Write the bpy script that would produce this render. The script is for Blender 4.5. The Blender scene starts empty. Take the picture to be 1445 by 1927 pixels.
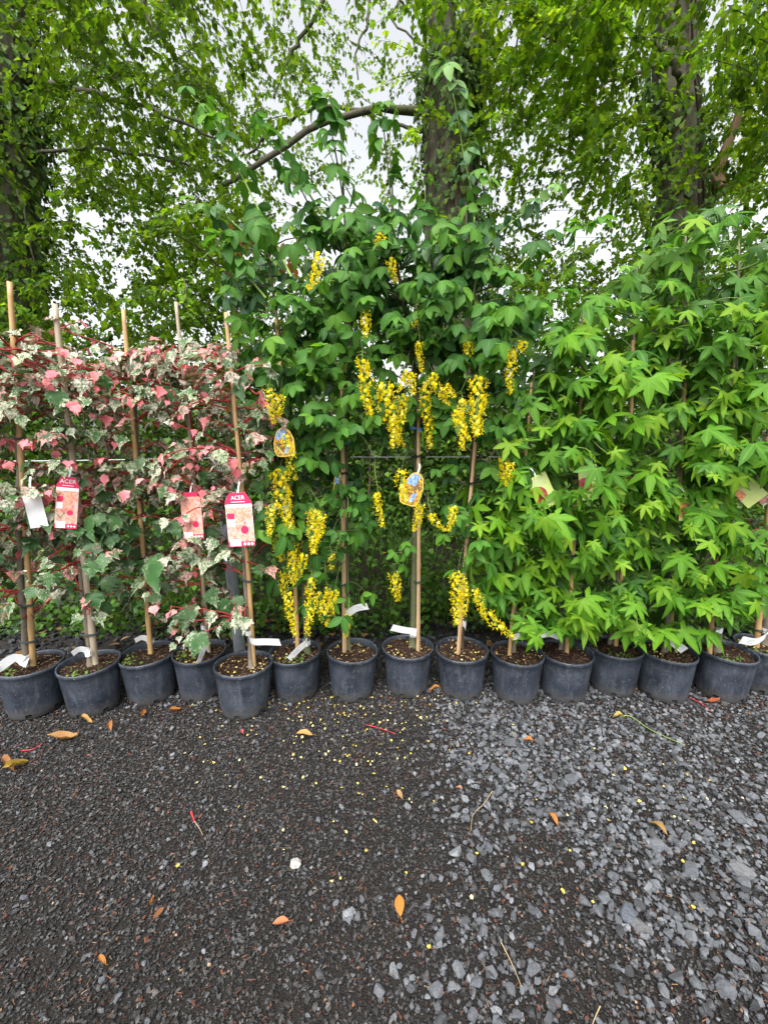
import bpy, bmesh, math, random
import numpy as np
from mathutils import Vector, Matrix, Euler, Quaternion

random.seed(7)
rng = np.random.default_rng(7)
SC = bpy.context.scene
COL = SC.collection
PI = math.pi
R = math.radians

# ------------------------------------------------------------------ camera, sky, sun, exposure
CAM_H, PITCH, F = 1.45, 9.5, 780.0          # metres, degrees, focal length in photo pixels (1445 x 1927)
cam_d = bpy.data.cameras.new('camera')
cam = bpy.data.objects.new('camera', cam_d)
COL.objects.link(cam)
cam_d.sensor_fit = 'HORIZONTAL'; cam_d.sensor_width = 36.0; cam_d.lens = 36.0 * F / 1445.0
cam_d.clip_start = 0.05; cam_d.clip_end = 2000
cam.location = (0, 0, CAM_H); cam.rotation_euler = (R(90 - PITCH), 0, 0)
SC.camera = cam

SUN_EL, SUN_AZ = 58.0, 195.0                # azimuth measured from +Y, clockwise: behind the camera
w = bpy.data.worlds.new('World'); SC.world = w; w.use_nodes = True
nt = w.node_tree; nt.nodes.clear()
sky = nt.nodes.new('ShaderNodeTexSky'); sky.sky_type = 'NISHITA'; sky.sun_disc = False
sky.sun_elevation = R(SUN_EL); sky.sun_rotation = R(SUN_AZ)
sky.air_density = 1.0; sky.dust_density = 4.0; sky.ozone_density = 1.0
hs = nt.nodes.new('ShaderNodeHueSaturation'); hs.inputs['Saturation'].default_value = 0.16
bg = nt.nodes.new('ShaderNodeBackground'); bg.inputs['Strength'].default_value = 0.115
wo = nt.nodes.new('ShaderNodeOutputWorld')
nt.links.new(sky.outputs[0], hs.inputs['Color']); nt.links.new(hs.outputs[0], bg.inputs['Color'])
nt.links.new(bg.outputs[0], wo.inputs['Surface'])

sun_d = bpy.data.lights.new('sun', 'SUN'); sun_d.energy = 1.45; sun_d.angle = R(50); sun_d.color = (1.0, 0.97, 0.92)
sun = bpy.data.objects.new('sun', sun_d); COL.objects.link(sun)
_az, _el = R(SUN_AZ), R(SUN_EL)
_sd = Vector((math.sin(_az) * math.cos(_el), math.cos(_az) * math.cos(_el), math.sin(_el)))
sun.rotation_euler = _sd.to_track_quat('Z', 'Y').to_euler()

SC.view_settings.view_transform = 'Standard'
SC.view_settings.look = 'None'
SC.view_settings.exposure = 1.72
SC.view_settings.gamma = 1.0
SC.view_settings.use_curve_mapping = False
SC.render.engine = 'CYCLES'
SC.cycles.max_bounces = 8; SC.cycles.transmission_bounces = 6; SC.cycles.diffuse_bounces = 4

# ------------------------------------------------------------------ where a photo pixel lies in the place
_p = R(PITCH)
FWD = np.array([0, math.cos(_p), -math.sin(_p)]); UPV = np.array([0, math.sin(_p), math.cos(_p)])
CAMP = np.array([0, 0, CAM_H])
def at(px, py, Y):
    d = FWD + np.array([1, 0, 0]) * (px - 722.5) / F - UPV * (py - 963.5) / F
    return Vector(CAMP + d * (Y / d[1]))
def ground_at(px, py, z=0.0):
    d = FWD + np.array([1, 0, 0]) * (px - 722.5) / F - UPV * (py - 963.5) / F
    return Vector(CAMP + d * ((z - CAM_H) / d[2]))
def proj(P):
    P = np.asarray(P, float) - CAMP
    z = P @ FWD
    return 722.5 + F * P[..., 0] / z, 963.5 - F * (P @ UPV) / z, z
def in_poly(px, py, poly):
    ins = False; n = len(poly); j = n - 1
    for i in range(n):
        xi, yi = poly[i]; xj, yj = poly[j]
        if (yi > py) != (yj > py) and px < (xj - xi) * (py - yi) / (yj - yi) + xi: ins = not ins
        j = i
    return ins

# ------------------------------------------------------------------ mesh helpers
class MB:
    """collects triangles, with a material slot, a colour and a rib value, and links them as ONE mesh object"""
    def __init__(s): s.v = []; s.f = []; s.m = []; s.c = []; s.r = []; s.n = 0
    def add(s, V, T, mi=0, col=(1, 1, 1), rib=None):
        V = np.asarray(V, float).reshape(-1, 3); T = np.asarray(T, int).reshape(-1, 3)
        s.v.append(V); s.f.append(T + s.n); s.m.append(np.full(len(T), mi) if np.isscalar(mi) else np.asarray(mi))
        c = np.asarray(col, float)
        s.c.append(np.tile(c, (len(V), 1)) if c.ndim == 1 else c)
        s.r.append(np.zeros(len(V)) if rib is None else np.asarray(rib, float)); s.n += len(V)
    def many(s, V, T, Rm, P, S, col, mi=0, rib=None):
        """k copies of a template: Rm (k,3,3), P (k,3), S (k,) or (k,3), col (k,3)"""
        k = len(P); n = len(V)
        if k == 0: return
        S = np.asarray(S, float); S = S[:, None] if S.ndim == 1 else S
        X = np.einsum('kij,knj->kni', Rm, V[None] * S[:, None, :]) + P[:, None, :]
        TT = (T[None] + (np.arange(k) * n)[:, None, None]).reshape(-1, 3)
        rb = None if rib is None else np.tile(rib, k)
        m = mi if np.isscalar(mi) else np.tile(mi, k)
        s.add(X.reshape(-1, 3), TT, m, np.repeat(col, n, axis=0), rb)
    def mesh(s, name, mats, smooth=False):
        V = np.concatenate(s.v); T = np.concatenate(s.f); M = np.concatenate(s.m); C = np.concatenate(s.c); RB = np.concatenate(s.r)
        me = bpy.data.meshes.new(name)
        me.vertices.add(len(V)); me.vertices.foreach_set('co', V.astype(np.float32).ravel())
        me.loops.add(len(T) * 3); me.loops.foreach_set('vertex_index', T.astype(np.int32).ravel())
        me.polygons.add(len(T)); me.polygons.foreach_set('loop_start', np.arange(0, len(T) * 3, 3, dtype=np.int32))
        me.polygons.foreach_set('loop_total', np.full(len(T), 3, dtype=np.int32))
        me.polygons.foreach_set('material_index', M.astype(np.int32))
        me.polygons.foreach_set('use_smooth', np.full(len(T), bool(smooth)))
        me.update(calc_edges=True)
        a = me.attributes.new('col', 'FLOAT_COLOR', 'POINT')
        a.data.foreach_set('color', np.concatenate([C, np.ones((len(C), 1))], 1).astype(np.float32).ravel())
        b = me.attributes.new('rib', 'FLOAT', 'POINT'); b.data.foreach_set('value', RB.astype(np.float32))
        for m in (mats if isinstance(mats, (list, tuple)) else [mats]): me.materials.append(m)
        return me
    def obj(s, name, mats, parent=None, smooth=False, loc=None):
        return link(name, s.mesh(name, mats, smooth), parent, loc)

def link(name, me, parent=None, loc=None):
    o = bpy.data.objects.new(name, me); COL.objects.link(o)
    if parent is not None: o.parent = parent
    if loc is not None: o.location = loc
    return o
def tag(o, label=None, cat=None, group=None, kind=None):
    if label: o['label'] = label
    if cat: o['category'] = cat
    if group: o['group'] = group
    if kind: o['kind'] = kind
    return o
def thing(name, label, cat, loc, group=None):
    o = bpy.data.objects.new(name, None); COL.objects.link(o); o.location = loc; o.empty_display_size = 0.1
    return tag(o, label, cat, group)

def tube(pts, rad, sides=6, cap=True):
    pts = [Vector(p) for p in pts]; n = len(pts)
    rad = [rad] * n if np.isscalar(rad) else rad
    V = []; T = []
    ref = Vector((0.31, 0.2, 0.93)) if abs((pts[-1] - pts[0]).normalized().z) < 0.8 else Vector((1, 0.1, 0))
    for i, p in enumerate(pts):
        d = (pts[min(i + 1, n - 1)] - pts[max(i - 1, 0)]).normalized()
        a = d.cross(ref).normalized(); b = d.cross(a)
        for k in range(sides):
            t = 2 * PI * k / sides
            V.append(p + (a * math.cos(t) + b * math.sin(t)) * rad[i])
    for i in range(n - 1):
        for k in range(sides):
            a0 = i * sides + k; a1 = i * sides + (k + 1) % sides
            T += [(a0, a1, a1 + sides), (a0, a1 + sides, a0 + sides)]
    if cap:
        for base, p in ((0, pts[0]), ((n - 1) * sides, pts[-1])):
            c = len(V); V.append(p)
            for k in range(sides): T.append((c, base + k, base + (k + 1) % sides))
    return np.array([tuple(v) for v in V]), np.array(T)
def box(c, s):
    x, y, z = c; a, b, d = s[0] / 2, s[1] / 2, s[2] / 2
    V = [(x + i * a, y + j * b, z + k * d) for i in (-1, 1) for j in (-1, 1) for k in (-1, 1)]
    Q = [(0, 1, 3, 2), (4, 6, 7, 5), (0, 4, 5, 1), (2, 3, 7, 6), (0, 2, 6, 4), (1, 5, 7, 3)]
    return np.array(V), np.array([t for q in Q for t in ((q[0], q[1], q[2]), (q[0], q[2], q[3]))])
def lathe(prof, seg=48, skip=None):
    V = []; T = []
    for r, z in prof:
        for k in range(seg): V.append((r * math.cos(2 * PI * k / seg), r * math.sin(2 * PI * k / seg), z))
    for i in range(len(prof) - 1):
        for k in range(seg):
            if skip and skip(i, k): continue
            a, b = i * seg + k, i * seg + (k + 1) % seg
            T += [(a, b, b + seg), (a, b + seg, a + seg)]
    return np.array(V), np.array(T)
def smooth_path(pts, n):
    """Catmull-Rom through the points"""
    P = [Vector(p) for p in pts]; P = [P[0] * 2 - P[1]] + P + [P[-1] * 2 - P[-2]]
    out = []
    segs = len(P) - 3
    for i in range(n + 1):
        u = i / n * segs; s = min(int(u), segs - 1); t = u - s
        a, b, c, d = P[s:s + 4]
        out.append(0.5 * ((2 * b) + (c - a) * t + (2 * a - 5 * b + 4 * c - d) * t * t + (3 * b - a - 3 * c + d) * t ** 3))
    return out
def rots(az, pitch, roll):
    """(k,3,3): template +Y turned to azimuth az, tipped by pitch about X, rolled about Y"""
    az, pitch, roll = np.broadcast_arrays(np.asarray(az, float), np.asarray(pitch, float), np.asarray(roll, float))
    k = len(az); c, s = np.cos, np.sin
    Z = np.zeros((k, 3, 3)); X = np.zeros((k, 3, 3)); Y = np.zeros((k, 3, 3))
    Z[:, 0, 0] = c(az); Z[:, 0, 1] = -s(az); Z[:, 1, 0] = s(az); Z[:, 1, 1] = c(az); Z[:, 2, 2] = 1
    X[:, 0, 0] = 1; X[:, 1, 1] = c(pitch); X[:, 1, 2] = -s(pitch); X[:, 2, 1] = s(pitch); X[:, 2, 2] = c(pitch)
    Y[:, 1, 1] = 1; Y[:, 0, 0] = c(roll); Y[:, 0, 2] = s(roll); Y[:, 2, 0] = -s(roll); Y[:, 2, 2] = c(roll)
    return Z @ X @ Y
def rot1(az, pitch, roll): return Matrix(rots([az], [pitch], [roll])[0].tolist()).to_4x4()

# ------------------------------------------------------------------ materials
class NT:
    def __init__(s, name):
        s.mat = bpy.data.materials.new(name); s.mat.use_nodes = True; s.t = s.mat.node_tree; s.t.nodes.clear()
        s.out = s.t.nodes.new('ShaderNodeOutputMaterial')
    def n(s, typ, **kw):
        nd = s.t.nodes.new(typ)
        for k, v in kw.items():
            if k.startswith('i_'): nd.inputs[k[2:].replace('_', ' ')].default_value = v
            else: setattr(nd, k, v)
        return nd
    def l(s, a, b): s.t.links.new(a, b)
    def mix(s, fac, a, b, mode='MIX'):
        m = s.t.nodes.new('ShaderNodeMix'); m.data_type = 'RGBA'; m.blend_type = mode
        for sock, v in ((m.inputs[0], fac), (m.inputs[6], a), (m.inputs[7], b)):
            if hasattr(v, 'is_linked') or isinstance(v, bpy.types.NodeSocket): s.l(v, sock)
            elif isinstance(v, (int, float)): sock.default_value = v
            else: sock.default_value = (*v, 1)
        return m.outputs[2]
    def math(s, op, a, b=None, clamp=False):
        m = s.t.nodes.new('ShaderNodeMath'); m.operation = op; m.use_clamp = clamp
        for sock, v in ((m.inputs[0], a), (m.inputs[1], b)):
            if v is None: continue
            if isinstance(v, bpy.types.NodeSocket): s.l(v, sock)
            else: sock.default_value = v
        return m.outputs[0]
    def ramp(s, fac, stops):
        r = s.t.nodes.new('ShaderNodeValToRGB'); e = r.color_ramp.elements
        while len(e) < len(stops): e.new(0.5)
        for el, (p, c) in zip(e, stops): el.position = p; el.color = (*c, 1) if len(c) == 3 else c
        s.l(fac, r.inputs[0]); return r.outputs[0]
    def noise(s, scale, detail=3, vec=None, rough=0.5, dim='3D', w=None, dist=0.0):
        n = s.t.nodes.new('ShaderNodeTexNoise'); n.noise_dimensions = dim
        n.inputs['Scale'].default_value = scale; n.inputs['Detail'].default_value = detail; n.inputs['Roughness'].default_value = rough
        n.inputs['Distortion'].default_value = dist
        if vec is not None: s.l(vec, n.inputs['Vector'])
        if w is not None: s.l(w, n.inputs['W'])
        return n.outputs[0]
    def objco(s): return s.t.nodes.new('ShaderNodeTexCoord').outputs['Object']
    def bump(s, h, strength=0.3, dist=0.01):
        b = s.t.nodes.new('ShaderNodeBump'); b.inputs['Strength'].default_value = strength; b.inputs['Distance'].default_value = dist
        s.l(h, b.inputs['Height']); return b.outputs[0]
    def principled(s, color, rough=0.6, spec=0.4, normal=None, metal=0.0):
        p = s.t.nodes.new('ShaderNodeBsdfPrincipled')
        for k, v in (('Base Color', color), ('Roughness', rough), ('Specular IOR Level', spec), ('Metallic', metal)):
            if isinstance(v, bpy.types.NodeSocket): s.l(v, p.inputs[k])
            elif k == 'Base Color': p.inputs[k].default_value = (*v, 1)
            else: p.inputs[k].default_value = v
        if normal is not None: s.l(normal, p.inputs['Normal'])
        return p.outputs[0]
    def surf(s, sh): s.l(sh, s.out.inputs['Surface']); return s.mat
    def leaf_surf(s, color, trans=0.35, rough=0.5, spec=0.35, tint=(1.25, 1.2, 0.55), normal=None):
        p = s.principled(color, rough, spec, normal)
        t = s.t.nodes.new('ShaderNodeBsdfTranslucent'); s.l(s.mix(1.0, color, tint, 'MULTIPLY'), t.inputs['Color'])
        m = s.t.nodes.new('ShaderNodeMixShader'); m.inputs[0].default_value = trans
        s.l(p, m.inputs[1]); s.l(t.outputs[0], m.inputs[2]); return s.surf(m.outputs[0])

def plain(name, col, rough=0.6, spec=0.4, var=0.25, scale=30, bump=0.0, metal=0.0, bscale=None):
    t = NT(name); oc = t.objco(); n = t.noise(scale, 4, oc)
    c = t.mix(n, tuple(x * (1 - var) for x in col), tuple(min(1, x * (1 + var)) for x in col))
    nm = t.bump(t.noise(bscale or scale * 2, 4, oc), bump, 0.01) if bump else None
    return t.surf(t.principled(c, rough, spec, nm, metal))
def attr(t, name):
    a = t.t.nodes.new('ShaderNodeAttribute'); a.attribute_name = name; return a
def leaf_object_mat(name, stops, rib_col, trans=0.35, rough=0.5, spec=0.35, tint=(1.25, 1.2, 0.55)):
    """leaves that are objects: hue from the object's own random number, paler along the ribs"""
    t = NT(name); oi = t.n('ShaderNodeObjectInfo')
    c = t.ramp(oi.outputs['Random'], stops)
    rb = t.math('POWER', attr(t, 'rib').outputs['Fac'], 7.0)
    n = t.noise(60, 3, t.objco())
    c = t.mix(t.math('MULTIPLY', n, 0.35), c, tuple(x * 0.5 for x in stops[0][1]))
    c = t.mix(t.math('MULTIPLY', rb, 0.55), c, rib_col)
    return t.leaf_surf(c, trans, rough, spec, tint)
def leaf_attr_mat(name, trans=0.35, rough=0.55, spec=0.18, tint=(1.3, 1.25, 0.4)):
    """leaves joined into one part: colour carried leaf by leaf"""
    t = NT(name); c = attr(t, 'col').outputs['Color']
    rb = t.math('POWER', attr(t, 'rib').outputs['Fac'], 5.0)
    c = t.mix(t.math('MULTIPLY', rb, 0.35), c, t.mix(0.5, c, (0.25, 0.32, 0.1)))
    return t.leaf_surf(c, trans, rough, spec, tint)
def attr_mat(name, rough=0.8, spec=0.25, nscale=120, bump=0.35, var=0.5):
    t = NT(name); c = attr(t, 'col').outputs['Color']; oc = t.objco(); n = t.ramp(t.noise(nscale, 7, oc, 0.72, '3D', None, 0.5), [(0.3, (0, 0, 0)), (0.7, (1, 1, 1))])
    c = t.mix(t.math('MULTIPLY', n, var), c, t.mix(1.0, c, (0.35, 0.35, 0.37), 'MULTIPLY'))
    return t.surf(t.principled(c, rough, spec, t.bump(n, bump, 0.004)))

def make_variegated(name, mode):
    t = NT(name); oi = t.n('ShaderNodeObjectInfo'); oc = t.objco()
    mp = t.n('ShaderNodeMapping'); t.l(oc, mp.inputs['Vector']); mp.inputs['Scale'].default_value = (1.0, 0.5, 0.5)
    wv = t.math('MULTIPLY', oi.outputs['Random'], 80.0)
    n = t.noise(120, 5, mp.outputs[0], 0.72, '4D', wv, 1.2)
    n2 = t.noise(16, 2, oc, 0.5, '4D', wv)
    rb = attr(t, 'rib').outputs['Fac']
    thr = t.math('ADD', n, t.math('MULTIPLY', t.math('SUBTRACT', n2, 0.5), 0.45))
    thr = t.math('SUBTRACT', thr, t.math('MULTIPLY', rb, 0.05))
    rnd = oi.outputs['Random']
    cream = t.ramp(rnd, [(0, (0.42, 0.45, 0.29)), (0.5, (0.56, 0.55, 0.43)), (0.74, (0.62, 0.54, 0.46)), (0.88, (0.64, 0.32, 0.31)), (1, (0.62, 0.20, 0.20))])
    green = t.ramp(rnd, [(0, (0.030, 0.10, 0.022)), (0.5, (0.052, 0.125, 0.036)), (1, (0.035, 0.085, 0.030))])
    if mode == 'variegated': f = t.ramp(thr, [(0.42, (0, 0, 0)), (0.55, (1, 1, 1))])
    elif mode == 'green': f = t.ramp(thr, [(0.53, (0, 0, 0)), (0.68, (0.9, 0.9, 0.9))])
    if mode == 'pink':
        c = t.ramp(rnd, [(0, (0.66, 0.11, 0.15)), (0.4, (0.72, 0.20, 0.24)), (0.7, (0.60, 0.06, 0.08)), (1, (0.72, 0.34, 0.33))])
        c = t.mix(t.math('MULTIPLY', n, 0.35), c, (0.72, 0.42, 0.40))
    else:
        c = t.mix(f, green, cream)
    return t.leaf_surf(c, 0.22, 0.5, 0.35, (1.15, 1.0, 0.8), t.bump(n, 0.35, 0.004))

M = {}
M['gum_leaf'] = leaf_object_mat('gum_leaf', [(0, (0.046, 0.158, 0.016)), (0.3, (0.085, 0.24, 0.014)), (0.75, (0.145, 0.335, 0.016)), (0.9, (0.10, 0.25, 0.03)), (1, (0.035, 0.12, 0.028))], (0.20, 0.38, 0.05), 0.4, 0.55, 0.2)
M['gum_young'] = leaf_object_mat('gum_young', [(0, (0.13, 0.29, 0.016)), (0.6, (0.18, 0.35, 0.018)), (1, (0.24, 0.40, 0.026))], (0.30, 0.45, 0.06), 0.45, 0.55, 0.2)
M['lab_leaf'] = leaf_object_mat('laburnum_leaf', [(0, (0.032, 0.112, 0.018)), (0.4, (0.060, 0.180, 0.022)), (0.8, (0.090, 0.235, 0.026)), (1, (0.12, 0.27, 0.026))], (0.10, 0.23, 0.06), 0.36, 0.55, 0.22)
M['lab_young'] = leaf_object_mat('laburnum_young', [(0, (0.075, 0.23, 0.032)), (0.6, (0.12, 0.29, 0.028)), (1, (0.15, 0.33, 0.03))], (0.19, 0.38, 0.06), 0.45, 0.55, 0.22)
M['variegated'] = make_variegated('variegated_leaf', 'variegated')
M['maple_green'] = make_variegated('green_maple_leaf', 'green')
M['pink'] = make_variegated('pink_leaf', 'pink')
M['red_stem'] = plain('red_stem', (0.46, 0.03, 0.035), 0.45, 0.4, 0.35, 40)
M['green_stem'] = plain('green_stem', (0.14, 0.22, 0.06), 0.55, 0.3, 0.3, 40)
M['lime_stem'] = plain('lime_stem', (0.24, 0.36, 0.08), 0.5, 0.3, 0.2, 40)
M['brown_twig'] = plain('brown_twig', (0.075, 0.055, 0.04), 0.8, 0.2, 0.4, 60)
M['red_twig'] = plain('red_twig', (0.28, 0.028, 0.03), 0.5, 0.35, 0.5, 25)
M['tree_leaf'] = leaf_attr_mat('tree_leaf', 0.55, 0.55, 0.15, (2.45, 2.15, 0.6))
M['ivy_leaf'] = leaf_attr_mat('ivy_leaf', 0.25, 0.5, 0.22)
M['weed_leaf'] = leaf_attr_mat('weed_leaf', 0.35, 0.55, 0.18, (1.7, 1.6, 0.4))
M['stone'] = attr_mat('gravel_stone', 0.7, 0.35, 95, 0.8, 0.75)
M['litter'] = attr_mat('litter', 0.8, 0.2, 90, 0.2, 0.4)
M['petal'] = leaf_attr_mat('petal', 0.25, 0.6, 0.2, (1.1, 1.0, 0.5))

def bamboo(name, a, b):
    t = NT(name); oc = t.objco()
    mp = t.n('ShaderNodeMapping'); t.l(oc, mp.inputs['Vector']); mp.inputs['Scale'].default_value = (1, 1, 0.08)
    n = t.noise(90, 4, mp.outputs[0]); n2 = t.noise(9, 3, oc)
    c = t.mix(n, a, b); c = t.mix(t.math('MULTIPLY', n2, 0.45), c, tuple(x * 0.5 for x in a))
    return t.surf(t.principled(c, 0.5, 0.4, t.bump(n, 0.15, 0.002)))
M['cane'] = bamboo('bamboo', (0.42, 0.25, 0.10), (0.60, 0.40, 0.19))
M['cane_grey'] = bamboo('weathered_bamboo', (0.36, 0.29, 0.20), (0.50, 0.42, 0.31))
M['stake'] = bamboo('pale_wood', (0.50, 0.32, 0.17), (0.62, 0.44, 0.26))
def bark(name, a, b, scale=14, zs=0.35, bs=0.8, moss=0.0):
    t = NT(name); oc = t.objco(); mp = t.n('ShaderNodeMapping'); t.l(oc, mp.inputs['Vector']); mp.inputs['Scale'].default_value = (1, 1, zs)
    n = t.noise(scale, 6, mp.outputs[0], 0.65); n2 = t.noise(scale * 0.25, 3, oc)
    c = t.mix(n, a, b)
    if moss: c = t.mix(t.math('MULTIPLY', t.math('GREATER_THAN', n2, 0.55), moss), c, (0.09, 0.11, 0.04))
    else: c = t.mix(t.math('MULTIPLY', n2, 0.5), c, tuple(x * 0.55 for x in a))
    return t.surf(t.principled(c, 0.85, 0.2, t.bump(n, bs, 0.03)))
M['bark'] = bark('tree_bark', (0.042, 0.037, 0.026), (0.155, 0.145, 0.105), 10, 0.3, 1.0, 0.5)
M['sap_bark'] = bark('young_bark', (0.12, 0.10, 0.075), (0.27, 0.23, 0.18), 60, 0.4, 0.4)
M['lab_bark'] = bark('laburnum_bark', (0.075, 0.085, 0.042), (0.15, 0.16, 0.085), 40, 2.5, 0.3)
M['wood'] = bark('broken_wood', (0.25, 0.15, 0.08), (0.42, 0.28, 0.17), 30, 0.15, 0.6)
M['tie'] = plain('tie_tape', (0.045, 0.06, 0.055), 0.5, 0.4, 0.3)
M['black'] = plain('black_plastic', (0.015, 0.016, 0.018), 0.45, 0.5, 0.2)
M['blue'] = plain('blue_clip', (0.03, 0.20, 0.62), 0.4, 0.5, 0.15)
M['paper'] = plain('white_paper', (0.78, 0.79, 0.80), 0.55, 0.4, 0.05, 8)
M['print'] = plain('grey_print', (0.32, 0.33, 0.35), 0.6, 0.3, 0.2)
M['steel'] = plain('galvanised_steel', (0.19, 0.21, 0.23), 0.5, 0.5, 0.3, 25, 0.1, 0.25)
M['wire'] = plain('wire_steel', (0.72, 0.73, 0.74), 0.4, 0.5, 0.1, 10, 0, 0.6)
def pot_mat():
    t = NT('pot_plastic'); oc = t.objco(); oi = t.n('ShaderNodeObjectInfo')
    w_ = t.math('MULTIPLY', oi.outputs['Random'], 50.0)
    n = t.noise(9, 5, oc, 0.6, '4D', w_); f = t.noise(190, 2, oc, 0.55, '4D', w_, 0.8); s = t.noise(28, 4, oc, 0.7, '4D', w_, 1.0)
    mp = t.n('ShaderNodeMapping'); t.l(oc, mp.inputs['Vector']); mp.inputs['Scale'].default_value = (1, 1, 0.22)
    run = t.noise(40, 4, mp.outputs[0], 0.6, '4D', w_)
    c = t.mix(t.ramp(n, [(0.3, (0, 0, 0)), (0.72, (1, 1, 1))]), (0.013, 0.017, 0.026), (0.046, 0.057, 0.080))
    c = t.mix(t.math('MULTIPLY', t.ramp(run, [(0.5, (0, 0, 0)), (0.7, (1, 1, 1))]), 0.5), c, (0.10, 0.112, 0.13))
    c = t.mix(t.math('MULTIPLY', t.ramp(s, [(0.56, (0, 0, 0)), (0.68, (1, 1, 1))]), 0.55), c, (0.10, 0.112, 0.13))
    c = t.mix(t.math('MULTIPLY', t.ramp(f, [(0.635, (0, 0, 0)), (0.68, (1, 1, 1))]), 0.75), c, (0.24, 0.24, 0.235))
    sx = t.n('ShaderNodeSeparateXYZ'); t.l(oc, sx.inputs[0]); low = t.math('SUBTRACT', 1.0, t.math('MULTIPLY', sx.outputs['Z'], 9.0), True)
    mud = t.ramp(t.math('MULTIPLY', t.math('ADD', low, 0.25), t.noise(55, 5, oc, 0.7, '4D', w_)), [(0.30, (0, 0, 0)), (0.50, (1, 1, 1))])
    c = t.mix(t.math('MULTIPLY', mud, 0.6), c, (0.085, 0.078, 0.068))
    r = t.ramp(n, [(0.3, (0.36, 0.36, 0.36)), (0.7, (0.62, 0.62, 0.62))])
    return t.surf(t.principled(c, r, 0.5, t.bump(s, 0.12, 0.003)))
M['pot'] = pot_mat()
def soil_mat(name, a, b, scale=70):
    t = NT(name); oc = t.objco(); n = t.noise(scale, 6, oc, 0.7); n2 = t.noise(scale * 0.2, 3, oc)
    c = t.mix(n, a, b); c = t.mix(t.math('MULTIPLY', n2, 0.4), c, tuple(x * 0.5 for x in a))
    return t.surf(t.principled(c, 0.92, 0.15, t.bump(n, 1.0, 0.012)))
M['soil'] = soil_mat('potting_soil', (0.013, 0.008, 0.006), (0.05, 0.031, 0.022))
M['earth'] = soil_mat('bank_earth', (0.014, 0.011, 0.009), (0.05, 0.04, 0.03), 22)
def ground_mat():
    t = NT('ground_grit'); oc = t.objco()
    v = t.n('ShaderNodeTexVoronoi'); v.inputs['Scale'].default_value = 190; t.l(oc, v.inputs['Vector'])
    n = t.noise(3.0, 4, oc); n2 = t.noise(260, 4, oc, 0.7)
    c = t.mix(v.outputs['Color'], (0.014, 0.0125, 0.011), (0.046, 0.043, 0.040)); c = t.mix(n2, t.mix(1.0, c, (0.35, 0.33, 0.32), 'MULTIPLY'), c)
    c = t.mix(t.math('MULTIPLY', n, 0.4), c, (0.022, 0.016, 0.013))
    h = t.math('ADD', v.outputs['Distance'], n2)
    return t.surf(t.principled(c, 0.8, 0.3, t.bump(h, 1.0, 0.006)))
M['ground'] = ground_mat()
#@@STRUCT
# ------------------------------------------------------------------ ground, path of grit, bank
def grid_mesh(name, xs, ys, zf, mat):
    V = np.array([(x, y, zf(x, y)) for y in ys for x in xs]); nx = len(xs); T = []
    for j in range(len(ys) - 1):
        for i in range(nx - 1):
            a = j * nx + i; T += [(a, a + 1, a + nx + 1), (a, a + nx + 1, a + nx)]
    b = MB(); b.add(V, T); return b.obj(name, mat, smooth=True)
def hump(x, y):
    return 0.010 * math.sin(2.1 * x + 1.3 * y) * math.sin(1.7 * y - 0.6 * x) + 0.005 * math.sin(5.3 * x - 3.1 * y)
gx = np.concatenate([[-300, -60, -15], np.linspace(-6, 6, 61), [15, 60, 300]])
gy = np.concatenate([[-300, -60, -12, -3], np.linspace(-1.5, 3.6, 40), [8, 25, 80, 300]])
ground = grid_mesh('ground', gx, gy, lambda x, y: (hump(x, y) if abs(x) < 7 and -2 < y < 4 else -0.02) - 0.012, M['ground'])
tag(ground, kind='structure')
BANK0 = 3.02
def bank_z(x, y):
    e = y - BANK0 - 0.12 * math.sin(1.9 * x + 0.4) - 0.07 * math.sin(5.1 * x)
    if e < 0: return -0.06
    k = min(e / 1.5, 1.0)
    return -0.03 + 0.52 * k * k * (3 - 2 * k) + 0.03 * math.sin(3.7 * x + 2 * y) * min(1, e * 2) + 0.25 * min(1, max(0, (e - 1.4) / 4))
bank = grid_mesh('bank', np.linspace(-16, 16, 129), np.concatenate([np.linspace(2.9, 6.5, 46), np.linspace(7, 16, 14)]), bank_z, M['earth'])
tag(bank, kind='structure')

# ------------------------------------------------------------------ leaf outlines
def fan_leaf(outline, ribs, droop, fold, cup=0.0, base=(0, 0)):
    """outline: (x, y) round the blade from the stalk; ribs: points on the midrib. Triangles go from each rib point to the edge."""
    pts = [base] + list(outline); V = []
    ang = [math.atan2(x, y + 1e-6) for x, y in pts]
    L = max(y for x, y in pts) or 1
    for x, y in pts:
        r2 = x * x + y * y
        V.append((x, y, -droop * r2 + fold * abs(x) + cup * math.sin(5 * x / L + 3 * y / L) * L))
    n = len(outline)
    T = [(0, i + 1, i + 2) for i in range(n - 1)]
    rib = np.array([1.0] + [0.0] * n)
    return np.array(V), np.array(T), rib
def simple_leaf(w=0.36, droop=0.35, fold=0.22):
    V = np.array([(0, 0, 0), (-w * .8, .28, 0), (w * .8, .28, 0), (-w * .85, .55, 0), (w * .85, .55, 0), (0, 1, 0), (0, .32, 0), (0, .62, 0)], float)
    V[:, 2] = fold * np.abs(V[:, 0]) - droop * V[:, 1] ** 2
    T = np.array([(0, 6, 1), (0, 2, 6), (1, 6, 7), (1, 7, 3), (2, 7, 6), (2, 4, 7), (3, 7, 5), (4, 5, 7)])
    return V, T, np.array([1, 0, 0, 0, 0, 0.6, 1, 1.0])
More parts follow.
